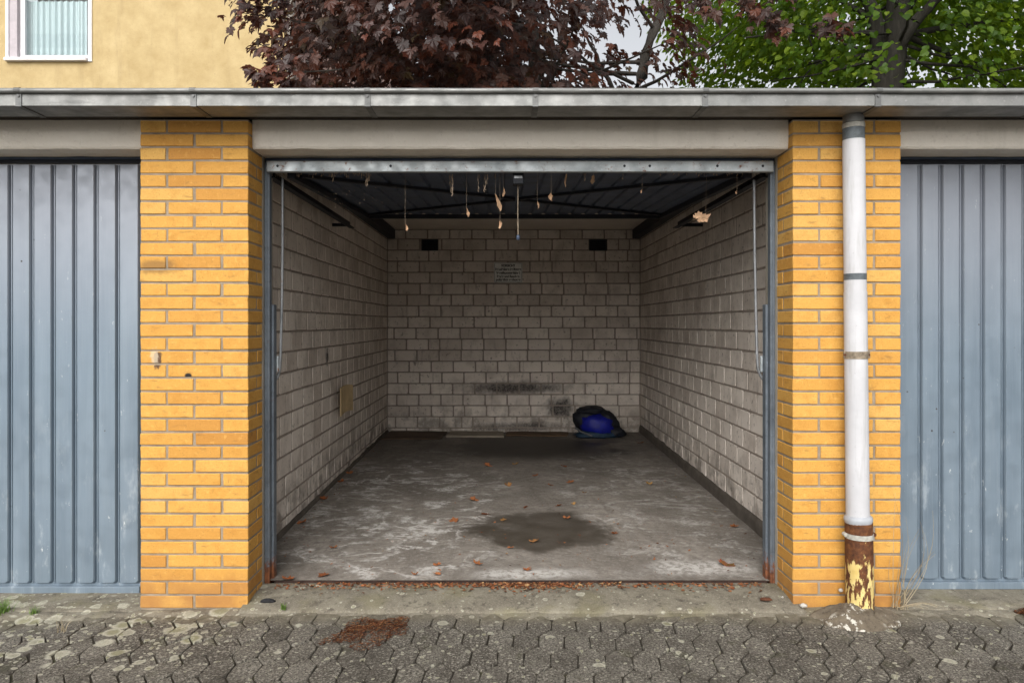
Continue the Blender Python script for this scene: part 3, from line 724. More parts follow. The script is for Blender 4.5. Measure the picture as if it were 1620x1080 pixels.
a = at(1357.5, 814, 3.305); b_ = at(1358, 826, 3.305)
MB().tube([a, a+(b_-a)*.25, a+(b_-a)*.6, b_], [r*1.10, r*1.28, r*1.32, r*1.22], 24).build('collar', GREYPVC, dp, smooth=True)
sp_ = pipe('cast_iron_foot', at(1358.5, 825, 3.305), at(1360.5, 965, 3.305), r*1.25, r*1.30, STAND, dp)
cc = at(1359, 846, 3.305)
bn = pipe('band_clamp', cc+Vector((0, 0, .011)), cc-Vector((0, 0, .011)), r*1.30, r*1.32, LIMEY, dp)
for s in (-1, 1): MB().tube([cc+Vector((s*r*1.38, -.012, .004)), cc+Vector((s*r*1.38, .012, .004))], .009, 10).build('bolt', RUSTY if s > 0 else LIMEY, bn)
# concrete mound round its foot
V = []; nr, na = 30, 90; mc = at(1352, 962, 3.28); mc.z = 0
for i in range(nr+1):
    t = i/nr
    for k in range(na):
        w = 2*math.pi*k/na; rx, ry = (.20*(1+.12*math.sin(3*w+1)+.05*math.sin(7*w))), (.15 if math.sin(w) < 0 else .09)
        h = .062*(1-t**2.0)*(1+.15*math.cos(w+2.5))+(.012*mnoise.noise(Vector((math.cos(w)*t*4, math.sin(w)*t*4, 4)))+.007*mnoise.noise(Vector((math.cos(w)*t*11, math.sin(w)*t*11, 4))))*(1-t*.6)-.02*max(0, 1-abs(t*math.cos(w)-.42-.1*math.sin(9*t))*30)*(math.sin(w) < 0)*(t > .2)
        V.append((mc.x+rx*t*math.cos(w), mc.y+ry*t*math.sin(w), h-.004-.012*(t > .97)))
F_ = [(i*na+k, i*na+(k+1) % na, (i+1)*na+(k+1) % na, (i+1)*na+k) for i in range(nr) for k in range(na)]
m = Mat('mound_concrete', .95); c = m.ramp(m.noise(14, 6, .68), [(.3, (.085, .068, .05)), (.7, (.17, .14, .10))])
c = m.mix(m.mr(m.noise(45, 5, .7), .53, .66, 0, .7), c, (.055, .045, .035))
c = m.mix(m.math('MULTIPLY', m.mr(m.noise(36, 5, .7), .52, .57), m.mr(m.noise(7, 2), .44, .54)), c, (.52, .50, .44))
m.col(c); m.bump(m.noise(60, 5, .7), .7, .01)
thing('concrete_mound', MB().add(V, F_), m.m, 'lumpy grey concrete mound around the foot of the downpipe', 'concrete', wpos=tuple(mc), smooth=True)

# ------------------------------------------------------------------ leaves (shared shapes)
def maple(size=1., droop=.12, seed=0, fold=.10):
    rn = random.Random(seed)
    half = [(.05, .0), (.20, -.10), (.38, -.06), (.33, .08), (.50, .16), (.44, .26), (.62, .46), (.47, .45), (.40, .58), (.24, .52), (.26, .70), (.13, .76), (.10, .86)]
    pts = [(x*.92, y) for x, y in half]+[(0, 1.0)]+[(-x*.92, y) for x, y in reversed(half)]
    pts = [(x+rn.uniform(-.025, .025), y+rn.uniform(-.025, .025)) for x, y in pts]
    V = [(0, .30, 0)]
    for x, y in pts:
        V.append((x, y, fold*abs(x)-droop*(x*x+(y-.3)**2)*1.6+rn.uniform(-.03, .03)))
    V = [(x*size, y*size, z*size) for x, y, z in V]; n = len(pts)
    return V, [(0, 1+i, 1+(i+1) % n) for i in range(n-1)]
def curled(seed, curl=1.2, size=.05):           # dry fallen leaf, rolled up at the edges
    V, F_ = maple(1, .0, seed, 0); rn = random.Random(seed+99); out = []
    for x, y, z in V:
        u = x*1.3; yy = y-.4
        zz = curl*.34*(u*u*1.4+(yy*yy)*1.1)+rn.uniform(-.04, .05)
        out.append((x*(1-.25*abs(u)*curl), yy*(1-.2*abs(yy)*curl), zz+.02))
    k = len(out); out += [(.012, -.38, .06), (-.012, -.38, .06), (0, -.78, .10), (0, -.40, .085)]
    return [(x*size, y*size, z*size) for x, y, z in out], F_+[(k, k+2, k+3), (k+1, k+3, k+2)]
def orient(t_, n_):
    t_ = t_.normalized(); x_ = t_.cross(n_)
    if x_.length < 1e-4: x_ = t_.cross(Vector((.3, .5, .8)))
    x_.normalize(); n2 = x_.cross(t_)
    return Matrix((x_, t_, n2)).transposed().to_4x4()
CUR = [mesh('dry_leaf', *curled(i, random.Random(i).uniform(.7, 1.5))) for i in range(6)]

def floor_pt(px, py):
    d = 4.
    for _ in range(6): d = (CAMZ-fz(CAMY+d))*F/(py-512)
    return Vector(((px-800)/F*d, CAMY+d, fz(CAMY+d)+.003))
FL = [(750, 792, 1.3, 'broad rust-orange dry leaf behind the left edge of the round oil stain'), (767, 814, 1.1, 'crumpled dry leaf at the upper left rim of the oil stain'),
 (797, 824, .9, 'small orange leaf inside the oil stain near its left rim'), (718, 824, 1.1, 'curled brown leaf lying left of the oil stain'),
 (808, 867, .7, 'tiny pale leaf on the lower left rim of the oil stain'), (755, 893, 1.0, 'bright orange leaf between the threshold and the oil stain, left of centre'),
 (691, 895, .9, 'brown curled leaf near the threshold, left of the bright orange leaf'), (692, 909, .9, 'dark brown leaf right behind the threshold, below another brown leaf'),
 (656, 910, .8, 'small yellow leaf just behind the threshold'), (511, 911, 1.0, 'flat tan leaf near the left end of the threshold'),
 (456, 917, 1.1, 'orange leaf in the front left corner beside the post'), (479, 827, 1.2, 'dark red-brown leaf at the foot of the left wall near the door'),
 (527, 867, .9, 'reddish leaf lying on the white salt line at front left'), (553, 749, 1.2, 'dark leaf at the foot of the left wall, furthest back'),
 (539, 763, 1.2, 'brown leaf at the foot of the left wall, second from the back'), (511, 789, 1.1, 'red-brown leaf at the foot of the left wall, midway along'),
 (772, 737, 1.5, 'yellowish ragged leaf deep in the garage, left of centre'), (816, 735, 1.2, 'reddish leaf deep in the garage beside a yellowish one'),
 (804, 768, 1.4, 'flat dull red leaf in the middle of the floor behind the oil stain'), (845, 857, 1.0, 'upright orange leaf in the middle of the round oil stain'),
 (973, 845, .9, 'small brown leaf at the right tip of the oil stain'), (834, 902, 1.0, 'pale orange leaf just behind the white patch at the threshold'),
 (897, 820, .9, 'orange leaf at the upper right rim of the oil stain'), (884, 801, 1.0, 'flat red-brown leaf above the oil stain, left of a darker one'),
 (907, 798, .8, 'dark brown leaf above the oil stain, right of a redder one'), (831, 803, .8, 'small upright leaf directly behind the oil stain'),
 (924, 780, .9, 'small orange leaf beside white specks right of centre'), (871, 768, 1.0, 'dull orange leaf in mid floor, left of a long one'),
 (902, 763, 1.4, 'long flat orange leaf in mid floor right of centre'), (892, 739, 1.3, 'brown upright leaf deep in the garage right of centre'),
 (1026, 766, 1.1, 'reddish leaf next to white salt lines on the right'), (1014, 701, 1.4, 'dark red leaf near the back right corner'),
 (1162, 834, .9, 'small dark red leaf near the right wall'), (846, 753, 1.0, 'pale leaf in the centre of the floor towards the back')]
for i, (px, py, s, lab) in enumerate(FL):
    rn = random.Random(i*7+1)
    o = obj('dry_leaf', CUR[i % 6], DRY, None, floor_pt(px, py), (rn.uniform(-.3, .3), rn.uniform(-.3, .3), rn.uniform(0, 6.28)))
    k = s*rn.uniform(1.0, 1.3); o.scale = (k, k, k*rn.uniform(.6, 1.1)); tag(o, lab, 'leaf', 'dry leaves scattered on the garage floor')
m = Mat('red_green_leaf', .6); m.col(m.ramp(m.noise(26, 3), [(.35, (.10, .10, .025)), (.5, (.30, .12, .04)), (.65, (.32, .04, .03))]))
o = obj('maple_leaf', mesh('maple_leaf', *curled(77, .8, .105)), m.m, None, floor_pt(1148, 895), (.55, .1, 2.2)); tag(o, 'large red and green maple leaf near the right end of the threshold', 'leaf')
# litter, twigs: too many to count
def flecks(n, where, smin, smax, seed, slim=1., zl=.006):
    rn = random.Random(seed); b = MB()
    for _ in range(n):
        p = where(rn); L = rn.uniform(smin, smax); wd = L*slim*rn.uniform(.5, 1.)
        a = rn.uniform(0, 6.28); t_ = Vector((math.cos(a), math.sin(a), rn.uniform(-.25, .35))); n_ = Vector((rn.uniform(-.5, .5), rn.uniform(-.5, .5), 1))
        M_ = Matrix.Translation(p+Vector((0, 0, rn.uniform(.001, zl)))) @ orient(t_, n_)
        b.add([M_ @ Vector(q) for q in ((-wd*.3, -L/2, 0), (wd*.35, -L*.4, L*.08), (wd*.5, L*.1, 0), (0, L/2, L*.12), (-wd*.5, L*.05, L*.1))], [(0, 1, 2), (0, 2, 4), (2, 3, 4)])
    return b
def on_line(rn):
    x = rn.uniform(-1.1, 1.24)
    if rn.random() < .4: x = rn.gauss(.10, .13)
    if rn.random() < .15: x = rn.gauss(-.45, .3)
    y = .205-abs(rn.gauss(0, .042))*rn.random()*1.5; return Vector((max(-1.1, min(1.24, x)), y, .037))
tag(flecks(1700, on_line, .004, .026, 3, .7, .010).build('leaf_litter', DRYI), 'crumbled brown leaf litter along the threshold', 'leaf litter', kind='stuff')
def on_floor(rn):
    y = .27+abs(rn.gauss(0, 1.0)); y = min(y, 4.6); x = rn.uniform(-1.2, 1.4)
    if rn.random() < .35: x = (WLX+.05+abs(rn.gauss(0, .04))) if rn.random() < .6 else WRX-.06-abs(rn.gauss(0, .08)); y = rn.uniform(.4, 4.5)
    return Vector((x, y, fz(y)+.001))
tag(flecks(420, on_floor, .006, .022, 9, .45).build('floor_debris', DRYI), 'tiny leaf crumbs and twigs strewn over the garage floor', 'debris', kind='stuff')
NEED = m_leaf('brown_needles', [(0, (.035, .014, .008)), (.4, (.085, .030, .015)), (.75, (.14, .054, .024)), (1, (.28, .15, .07))], False, None, .9, 'isl', .1)
def pile(cx, cy, rx, ry, seed, tilt=.35):
    def w(rn):
        a = rn.uniform(0, 6.28); t = rn.random()**.62*(.78+.75*mnoise.noise(Vector((math.cos(a)*1.5, math.sin(a)*1.5, seed)))+.1)
        x, y = rx*t*math.cos(a), ry*t*math.sin(a)+x_t*0
        y2 = y+tilt*x
        return Vector((cx+x, cy+y2, g(cx)+.014*max(0, 1-t)))
    x_t = 0
    return flecks(2600, w, .008, .024, seed, .13, .010)
tag(pile(-.575, -.255, .185, .14, 21).build('needle_pile', NEED), 'pile of red-brown needles on the paving left of centre', 'needles', kind='stuff')
tag(pile(2.35, -.09, .10, .07, 22).build('needle_pile', NEED), 'patch of red-brown needles at the right edge of the paving', 'needles', kind='stuff')

# ------------------------------------------------------------------ things dangling from the raised door
def strip(px, py, px2, py2, wpx, d, seed):
    a, b = at(px, py, d), at(px2, py2, d); rn = random.Random(seed); n = 6; V = []; sk = rn.uniform(.5, 1.8); bw = rn.uniform(-.006, .006)
    for i in range(n+1):
        t = i/n; w = wpx/F*d*.46*math.sin(math.pi*(t**sk*.86+.07))*rn.uniform(.6, 1.15); p = a+(b-a)*t+Vector((bw*math.sin(t*3.1)+rn.uniform(-.0015, .0015), .012*math.sin(t*3), 0))
        V += [p+Vector((-w, 0, 0)), p+Vector((0, .4*w, 0)), p+Vector((w, 0, 0))]
    F_ = []
    for i in range(n):
        for k in (0, 1): F_.append((i*3+k, i*3+k+1, i*3+k+4, i*3+k+3))
    return MB().add(V, F_), a
HG = [(784, 307, 792, 334, 8, 'long tan dried leaf hanging left of the pull rod'), (791, 349, 790, 362, 6, 'tan dried leaf hanging lowest, left of the pull rod'),
 (797, 297, 795, 311, 5, 'small dried leaf strip hanging close to the lock, on its left'), (939, 277, 937, 291, 8, 'short tan leaf hanging under the rail right of centre'),
 (872, 305, 873, 318, 7, 'curled dried leaf hanging right of the pull rod'), (738, 329, 741, 343, 5, 'thin pale dried strip hanging at left centre'),
 (641, 354, 643, 365, 5, 'lone dried strip hanging in front of the back wall, left of centre'), (897, 275, 895, 296, 5, 'twisted dried leaf under the rail, right of the lock'),
 (850, 318, 851, 330, 3, 'very thin pale strand hanging just right of the pull rod'), (1016, 299, 1015, 306, 3, 'small pale fleck hanging under the right part of the raised door'),
 (1166, 301, 1166, 307, 3, 'small pale fleck hanging in front of the right wall top')]
for i, (a_, b_, c_, d_, w_, lab) in enumerate(HG):
    s_, p = strip(a_, b_, c_, d_, w_, 3.72, i); thing('hanging_leaf', s_, TAN, lab, 'leaf', wpos=tuple(p), group='dried leaves dangling in cobwebs', smooth=True)
V, F_ = curled(5, .45, .088); o = obj('hanging_leaf', mesh('hanging_leaf', V, F_), TAN, None, at(1111, 345, 3.75), (Matrix.Rotation(R(50), 3, 'X') @ Matrix.Rotation(R(-68), 3, 'Z')).to_euler()); tag(o, 'large tan maple leaf dangling by its stalk near the right wall', 'leaf', 'dried leaves dangling in cobwebs')
def webs():
    rn = random.Random(4); b = MB()
    def strand(px, py, L, lump=.5):
        p = at(px, py, 3.66+rn.uniform(0, .08)); pts = []; rr = []
        n = max(3, int(L/3))
        for i in range(n+1): pts.append(p+Vector((rn.uniform(-.0035, .0035), rn.uniform(-.004, .004), -L/F*3.66*i/n))); rr.append(rn.uniform(.0004, .0012)+(rn.random() < lump)*rn.uniform(.0006, .0028))
        b.tube(pts, rr, 5)
    for px in range(428, 500, 4):
        if rn.random() < .8: strand(px+rn.uniform(-2, 2), 273, rn.uniform(3, 9))
    for px in range(494, 590, 3):
        if rn.random() < .75: strand(px, 273, rn.uniform(2, 9))
    for px in (526, 527, 580, 582, 584, 579): strand(px, 274, rn.uniform(12, 24), .7)
    for px in (712, 714, 716, 715, 771, 768, 766, 757): strand(px, 276, rn.uniform(15, 36), .6)
    for px in range(1066, 1200, 4):
        if rn.random() < .6: strand(px, 273, rn.uniform(2, 7))
    for a_, b_, c_, d_, w_, l_ in HG:
        b.tube([at(a_, 274, 3.70), at(a_, b_+1, 3.72)], .0005, 4)
    b.tube([at(1118, 274, 3.72), at(1116, 340, 3.75)], .0004, 4)
    for px in (756, 783, 925, 926, 985, 1045): strand(px, 275, rn.uniform(4, 12), .5)
    for _ in range(38):
        px, py = rn.gauss(555, 26), rn.gauss(310, 9); p = at(px, py, 3.75); s = rn.uniform(.001, .0045)
        b.tube([p, p+Vector((rn.uniform(-s, s), rn.uniform(-s, s), -s))], [s*.6, s*.3], 5)
    for _ in range(20):                          # bits stuck on the right end of the rail
        p = at(rn.uniform(1195, 1216), 256+rn.uniform(-2, 4), 3.57); s = .004
        b.tube([p, p+Vector((rn.uniform(-s, s)*2, -.002, rn.uniform(-s, s)))], .0009, 4)
    return b
tag(webs().build('cobweb', WEB), 'dusty cobweb shreds hanging along the raised door rail', 'cobweb', kind='stuff')

# ------------------------------------------------------------------ bag, cardboard
BB = (940-800)/141; bagz = fz(4.6)
bag = empty('bag', (BB, 4.62, bagz), label='slumped blue and black bag in the back right corner', cat='bag')
NYL = plain('black_nylon', (.010, .011, .016), .6, 0, .3, 30); BLUE = plain('blue_nylon', (.008, .012, .22), .5, 0, .3, 18); TEAL = plain('dark_teal_nylon', (.012, .030, .055), .6, 0, .4, 20)
def blobm(cx, cy, cz, rx, ry, rz, seed, flat=.0, amp=.12, n=20, shear=0., pw=1.):
    V = []; rings = 14
    for i in range(rings+1):
        th = math.pi*i/rings
        for k in range(n):
            w = 2*math.pi*k/n; q = Vector((math.sin(th)*math.cos(w), math.sin(th)*math.sin(w), math.cos(th)))
            s_ = 1+amp*mnoise.noise(q*2.2+Vector((seed, 0, 0)))+amp*.5*mnoise.noise(q*5+Vector((0, seed, 0)))-.10*abs(mnoise.noise(Vector((q.x*2.2, q.y*2.2, q.z*6))+Vector((seed, seed, 0))))
            sg_ = lambda a: math.copysign(abs(a)**pw, a)
            x, y, z = rx*sg_(q.x)*s_, ry*sg_(q.y)*s_, rz*sg_(q.z)*s_
            V.append((cx+x+shear*z, cy+y, max(bagz+.002, cz+z)))
    return MB().add(V, [(i*n+k, (i+1)*n+k, (i+1)*n+(k+1) % n, i*n+(k+1) % n) for i in range(rings) for k in range(n)])
blobm(BB-.02, 4.66, bagz+.15, .235, .14, .165, 1, amp=.2, pw=.8, shear=-.25).build('body', NYL, bag, smooth=True)
blobm(BB-.005, 4.575, bagz+.125, .185, .14, .125, 3, amp=.22, pw=.8, shear=-.2).build('front_pocket', BLUE, bag, smooth=True)
blobm(BB-.07, 4.62, bagz+.275, .15, .11, .050, 5, amp=.25).build('top_flap', NYL, bag, smooth=True)
blobm(BB+.12, 4.59, bagz+.16, .11, .10, .13, 6, amp=.15, shear=-.4).build('side_pocket', NYL, bag, smooth=True)
blobm(BB-.02, 4.52, bagz+.03, .24, .09, .05, 7, amp=.3).build('base_fold', TEAL, bag, smooth=True)
blobm(BB+.19, 4.55, bagz+.05, .10, .09, .07, 8, amp=.3).build('lower_fold', NYL, bag, smooth=True)
MB().tube([(BB-.24, 4.56, bagz+.10), (BB-.20, 4.47, bagz+.075), (BB-.14, 4.43, bagz+.055), (BB-.08, 4.42, bagz+.03)], .010, 6).build('strap', plain('grey_webbing', (.10, .105, .11), .8), bag, smooth=True)
tg = MB().box(-.022, .022, -.002, .002, -.020, .020).build('tag', plain('white_tag', (.55, .52, .50), .7), bag); tg.location = (-.20, -.20, .165); tg.rotation_euler = (R(12), R(-22), R(-35))
tr_ = MB().box(-.014, .014, -.002, .002, -.026, .026).build('red_tab', plain('red_tag', (.22, .02, .02), .7), bag); tr_.location = (-.235, -.17, .145); tr_.rotation_euler = (R(12), R(-22), R(-55))
def board(name, poly, th, mat, label, seed, zoff=.004):
    rn = random.Random(seed); P = []
    for i in range(len(poly)):
        a, b = Vector(poly[i]), Vector(poly[(i+1) % len(poly)])
        for k in range(7): q = a+(b-a)*k/7; P.append((q.x+rn.uniform(-.008, .008), q.y+rn.uniform(-.012, .012)))
    n = len(P); V = [(x, y, fz(y)+zoff) for x, y in P]+[(x, y, fz(y)+zoff+th+.004*mnoise.noise(Vector((x*4, y*4, seed)))) for x, y in P]
    thing(name, MB().add(V, [(i, (i+1) % n, n+(i+1) % n, n+i) for i in range(n)]+[tuple(range(n, 2*n))]), mat, label, 'cardboard', wpos=(P[0][0], P[0][1], fz(P[0][1])), group='cardboard sheets along the back wall')
board('cardboard_sheet', [(-.63, 4.52), (-.02, 4.50), (-.03, 4.80), (-.60, 4.83)], .022, plain('pale_card', (.26, .225, .175), .9, 0, .25, 5), 'pale grey-beige cardboard sheet lying against the back wall', 3)
board('cardboard_sheet', [(-1.30, 4.36), (-.69, 4.38), (-.65, 4.84), (-1.28, 4.88)], .016, plain('brown_card', (.085, .058, .040), .9, 0, .35, 6), 'brown cardboard sheet on the floor in the back left corner', 4)
board('cardboard_sheet', [(.00, 4.60), (.66, 4.58), (.70, 4.82), (.02, 4.85)], .014, plain('rusty_card', (.10, .062, .036), .9, 0, .4, 6), 'rusty brown cardboard sheet on the floor beside the bag', 5)
# foam/cardboard piece on the left wall
V = []; n = 10
ya, yb, za, zb = 2.36, 2.68, .58, .80
for i in range(n+1):
    t = i/n; y = ya+(yb-ya)*t; off = .012+.03*(1-t)**2+.055*t
    V += [(WLX+off, y, za+.015*math.sin(t*3)-.01*t+.02*t), (WLX+off, y, zb+.012*math.sin(t*3.1)), (WLX+off+.010, y, za+.015*math.sin(t*3)-.01*t+.02*t), (WLX+off+.010, y, zb+.012*math.sin(t*3.1))]
F_ = []
for i in range(n):
    a, b = i*4, i*4+4
    F_ += [(a+2, b+2, b+3, a+3), (a, a+1, b+1, b), (a, b, b+2, a+2), (a+1, a+3, b+3, b+1)]
F_ += [(0, 2, 3, 1), (n*4, n*4+1, n*4+3, n*4+2)]
thing('cardboard_piece', MB().add(V, F_), plain('ochre_card', (.48, .36, .20), .85, 0, .2, 9), 'curled ochre cardboard square sticking out from the left wall', 'cardboard', wpos=(WLX, 2.4, .58), smooth=False)

# ------------------------------------------------------------------ weeds, stones, scraps outside
GREEN = m_leaf('grass_green', [(0, (.07, .13, .025)), (.5, (.13, .22, .04)), (1, (.20, .30, .07))], True, (.3, .5, .1))
STRAW = m_leaf('straw', [(0, (.22, .17, .10)), (.5, (.34, .28, .18)), (1, (.44, .38, .27))], False, None, .9)
def tuft(px, py, d, n, h, spread, mat, label, seed, name='grass_tuft', group=None):
    rn = random.Random(seed); b = MB(); c = at(px, py, d); c.z = max(c.z, g(c.x)-.01)
    for _ in range(n):
        a = rn.uniform(0, 6.28); L = h*rn.uniform(.5, 1.1); base = c+Vector((rn.gauss(0, spread*.3), rn.gauss(0, spread*.3), -.004))
        dr = Vector((math.cos(a), math.sin(a), 0))*spread*rn.uniform(.3, 1.2); w = rn.uniform(.0012, .0028); s_ = Vector((-dr.y, dr.x, 0)).normalized()*w
        V = []
        for i in range(4):
            t = i/3; p = base+dr*t*t+Vector((0, 0, L*t*(1-.25*t))); k = (1-t)*.9+.08; V += [p-s_*k, p+s_*k]
        b.add(V, [(0, 1, 3, 2), (2, 3, 5, 4), (4, 5, 7, 6)])
    return thing(name, b, mat, label, 'grass', wpos=tuple(c), group=group)
tuft(4, 968, 3.36, 90, .085, .05, GREEN, 'green grass tuft at the left edge in front of the closed door', 1, group='grass tufts')
tuft(55, 970, 3.35, 40, .05, .022, GREEN, 'small green tuft in front of the left closed door, away from the edge', 2, group='grass tufts')
tuft(448, 962, 3.33, 45, .040, .018, GREEN, 'tiny bright green tuft on the threshold beside the left pilaster', 3, group='grass tufts')
tuft(98, 997, 3.12, 20, .075, .03, STRAW, 'dry yellowish grass stalks on the paving near the left edge', 4, name='dry_grass', group='grass tufts')
rn = random.Random(8); b = MB()
c = at(1421, 962, 3.34)
for k in range(15):
    L = rn.uniform(.18, .62); lean = rn.uniform(-.03, .14); bow = rn.uniform(-.06, .08); base = c+Vector((rn.uniform(-.03, .035), rn.uniform(-.02, .02), 0))
    b.tube([base+Vector((lean*t+bow*math.sin(3.1*t), -.02*t, L*t*(1-.08*t))) for t in [i/8 for i in range(9)]], [.0016*(1-.75*i/8) for i in range(9)], 4)
for k in range(7):
    base = c+Vector((rn.uniform(-.02, .03), -.02, .0)); L = rn.uniform(.08, .22); a = rn.uniform(-.4, .5)
    b.tube([base+Vector((L*t*1.1, -.03*t, .012+L*.45*math.sin(2.6*t)*(.4+a*.3))) for t in [i/6 for i in range(7)]], [.0013*(1-.6*i/6) for i in range(7)], 4)
thing('dry_weed', b, STRAW, 'thin dry weed stalks growing between the right pilaster and the closed door', 'weed', wpos=tuple(c))
def stone(px, py, d, sx, sy, sz, mat, label, seed, name='stone', cat='stone'):
    c = at(px, py, d); rn = random.Random(seed); V = []; n = 9
    for i in range(6):
        th = math.pi*i/5
        for k in range(n):
            w = 2*math.pi*k/n; q = Vector((math.sin(th)*math.cos(w), math.sin(th)*math.sin(w), math.cos(th))); s_ = 1+.35*mnoise.noise(q*1.7+Vector((seed, 0, 0)))
            V.append((c.x+q.x*sx*s_, c.y+q.y*sy*s_, c.z+q.z*sz*s_))
    thing(name, MB().add(V, [(i*n+k, (i+1)*n+k, (i+1)*n+(k+1) % n, i*n+(k+1) % n) for i in range(5) for k in range(n)]), mat, label, cat, wpos=tuple(c), smooth=True)
WST = plain('pale_stone', (.42, .40, .36), .9, 0, .2, 30)
stone(1271, 957, 3.34, .018, .012, .010, WST, 'white pebble at the left corner of the right pilaster', 1)
stone(1238, 944, 3.42, .005, .005, .005, WST, 'tiny white pebble at the inner foot of the right pilaster', 2)
stone(1330, 933, 3.36, .012, .010, .008, WST, 'pale pebble on top of the concrete mound beside the pipe', 3)
stone(424, 950, 3.40, .034, .016, .010, plain('charred', (.018, .018, .02), .9, 0, .5, 60), 'black charred scrap on the threshold by the left pilaster', 4, name='charred_scrap', cat='scrap')
stone(1212, 947, 3.40, .030, .014, .007, RUSTY, 'crumpled rust-brown scrap on the right end of the threshold', 5, name='rust_scrap', cat='scrap')

# ------------------------------------------------------------------ apartment house behind
BD = 11.0; by = CAMY+BD
YEL = m_plaster('yellow_render', (.42, .315, .155), (.53, .415, .225), (.31, .23, .12), 1.6)
PINK = m_plaster('pink_render', (.62, .42, .36), (.70, .50, .43), (.54, .37, .32), .8)
WFR = plain('white_window_frame', (.72, .71, .73), .4, 0, .06); REV = plain('lavender_reveal', (.44, .40, .42), .7, 0, .1)
bx1 = at(456, 0, BD).x; bx0 = -11.
wx0, wx1 = at(10, 0, BD).x, at(146, 0, BD).x; wz0 = at(0, 96, BD).z; wz1 = wz0+1.45
hs_ = empty('apartment_house', ((bx0+bx1)/2, by, 0), label='yellow rendered apartment house behind the garages', cat='building')
b = MB().box(bx0, wx0, by, by+.3, 0, 9).box(wx1, bx1, by, by+.3, 0, 9)
b.add([(wx0, by, 0), (wx1, by, 0), (wx1, by, wz0), (wx0, by, wz0)], [(0, 1, 2, 3)]).add([(wx0, by, wz1), (wx1, by, wz1), (wx1, by, 9), (wx0, by, 9)], [(0, 1, 2, 3)])
b.build('wall', YEL, hs_)
MB().box(bx1-.3, bx1-.002, by+.302, by+14, 0, 9).build('side_wall', PINK, hs_)
MB().box(bx0, bx1+.25, by-.3, by+14, 9.002, 9.3).build('roof', plain('roof_dark', (.12, .07, .05)), hs_)
MB().tube([(bx1+.06, by-.06, 0), (bx1+.06, by-.06, 9)], .065, 14).build('rain_pipe', plain('grey_rain_pipe', (.20, .18, .16), .6, .2), hs_, smooth=True)
P_ = lambda px: at(px, 0, BD).x
Z_ = lambda py: at(0, py, BD).z
wn_ = MB()
wn_.box(P_(140.5), wx1, by-.02, by+.02, wz0-.02, wz1)
win = wn_.build('window', WFR, hs_)
MB().box(wx0, P_(14.5), by-.02, by+.02, wz0, wz1).build('architrave', WFR, win)
MB().box(P_(14.6), P_(27), by+.0, by+.145, wz0, wz1).build('reveal', REV, win)
fx0, fx1, fz0 = P_(27), P_(141), Z_(92.5)
fb = MB().box(fx0, P_(31.5), by+.06, by+.12, fz0, wz1).box(P_(31.5), fx1, by+.06, by+.12, fz0, Z_(90))
fb.box(P_(31.7), P_(36), by+.045, by+.11, Z_(90), wz1).box(P_(36), P_(138.5), by+.045, by+.11, Z_(90), Z_(85.8)).box(P_(138.5), P_(141), by+.045, by+.11, Z_(90), wz1)
fb.build('frame', WFR, win, bevel=.004)
gl = Mat('window_glass', .03); _t = gl.n('ShaderNodeBsdfTransparent'); _g = gl.n('ShaderNodeBsdfGlossy'); _g.inputs['Roughness'].default_value = .03; _m = gl.n('ShaderNodeMixShader'); _m.inputs[0].default_value = .02
_t.inputs[0].default_value = (.93, .97, .98, 1); gl.t.links.new(_t.outputs[0], _m.inputs[1]); gl.t.links.new(_g.outputs[0], _m.inputs[2]); gl.t.links.new(_m.outputs[0], gl.out.inputs[0])
MB().add([(P_(36), by+.085, Z_(85.8)), (P_(138.5), by+.085, Z_(85.8)), (P_(138.5), by+.085, wz1), (P_(36), by+.085, wz1)], [(0, 1, 2, 3)]).build('pane', gl.m, win)
MB().box(P_(10), P_(139.5), by-.07, by+.06, Z_(98), Z_(93)).build('sill', WFR, win, bevel=.006)
# room behind the pane: back panel, then the net curtain in front of it
MB().box(wx0-.1, wx1+.1, by+.9, by+.95, wz0-.2, wz1+.2).build('room_wall', plain('room_wall', (.30, .31, .32)), hs_)
MB().box(wx0-.1, wx1+.1, by+.31, by+.9, wz0-.25, wz0-.2).build('room_floor', plain('room_floor', (.3, .3, .3)), hs_)
nu, nz_ = 220, 40; V = []; cx0, cx1 = at(39, 0, BD+.17).x, at(138.4, 0, BD+.17).x; cz0, cz1 = at(0, 89, BD+.17).z, at(0, 2.5, BD+.17).z
rn = random.Random(3); ph = [rn.uniform(0, 6) for _ in range(4)]
for j in range(nz_+1):
    t = j/nz_; z = cz0+(cz1-cz0)*t
    for i in range(nu+1):
        u = i/nu; x = cx0+(cx1-cx0)*u
        y = by+.17+.022*math.sin(u*62+1.2*math.sin(u*9+ph[0]))*(1-.3*t)+.010*math.sin(u*131+ph[1])
        V.append((x, y, z+(.012*abs(math.sin(u*40)) if j == 0 else 0)))
n = nu+1
cm = Mat('net_curtain', .9); x, y, z = cm.xyz()
lace = cm.math('MULTIPLY', cm.mr(cm.vor(17, vec=cm.pos((1, 0, .7))), .18, .30), cm.mr(cm.math('ABSOLUTE', cm.math('SUBTRACT', z, Z_(58))), .09, .12, 1, 0))
lace2 = cm.math('MULTIPLY', cm.mr(cm.noise(30, 4, .7), .45, .6), cm.mr(z, Z_(76), Z_(74), 1, 0))
cm.col(cm.mix(cm.math('MULTIPLY', cm.math('MAXIMUM', lace, lace2), .35), (.60, .70, .71), (.42, .52, .54)))
tb = cm.n('ShaderNodeBsdfTranslucent'); tb.inputs[0].default_value = (.6, .7, .7, 1); mx = cm.n('ShaderNodeMixShader'); mx.inputs[0].default_value = .3
cm.t.links.new(cm.b.outputs[0], mx.inputs[1]); cm.t.links.new(tb.outputs[0], mx.inputs[2]); cm.t.links.new(mx.outputs[0], cm.out.inputs[0])
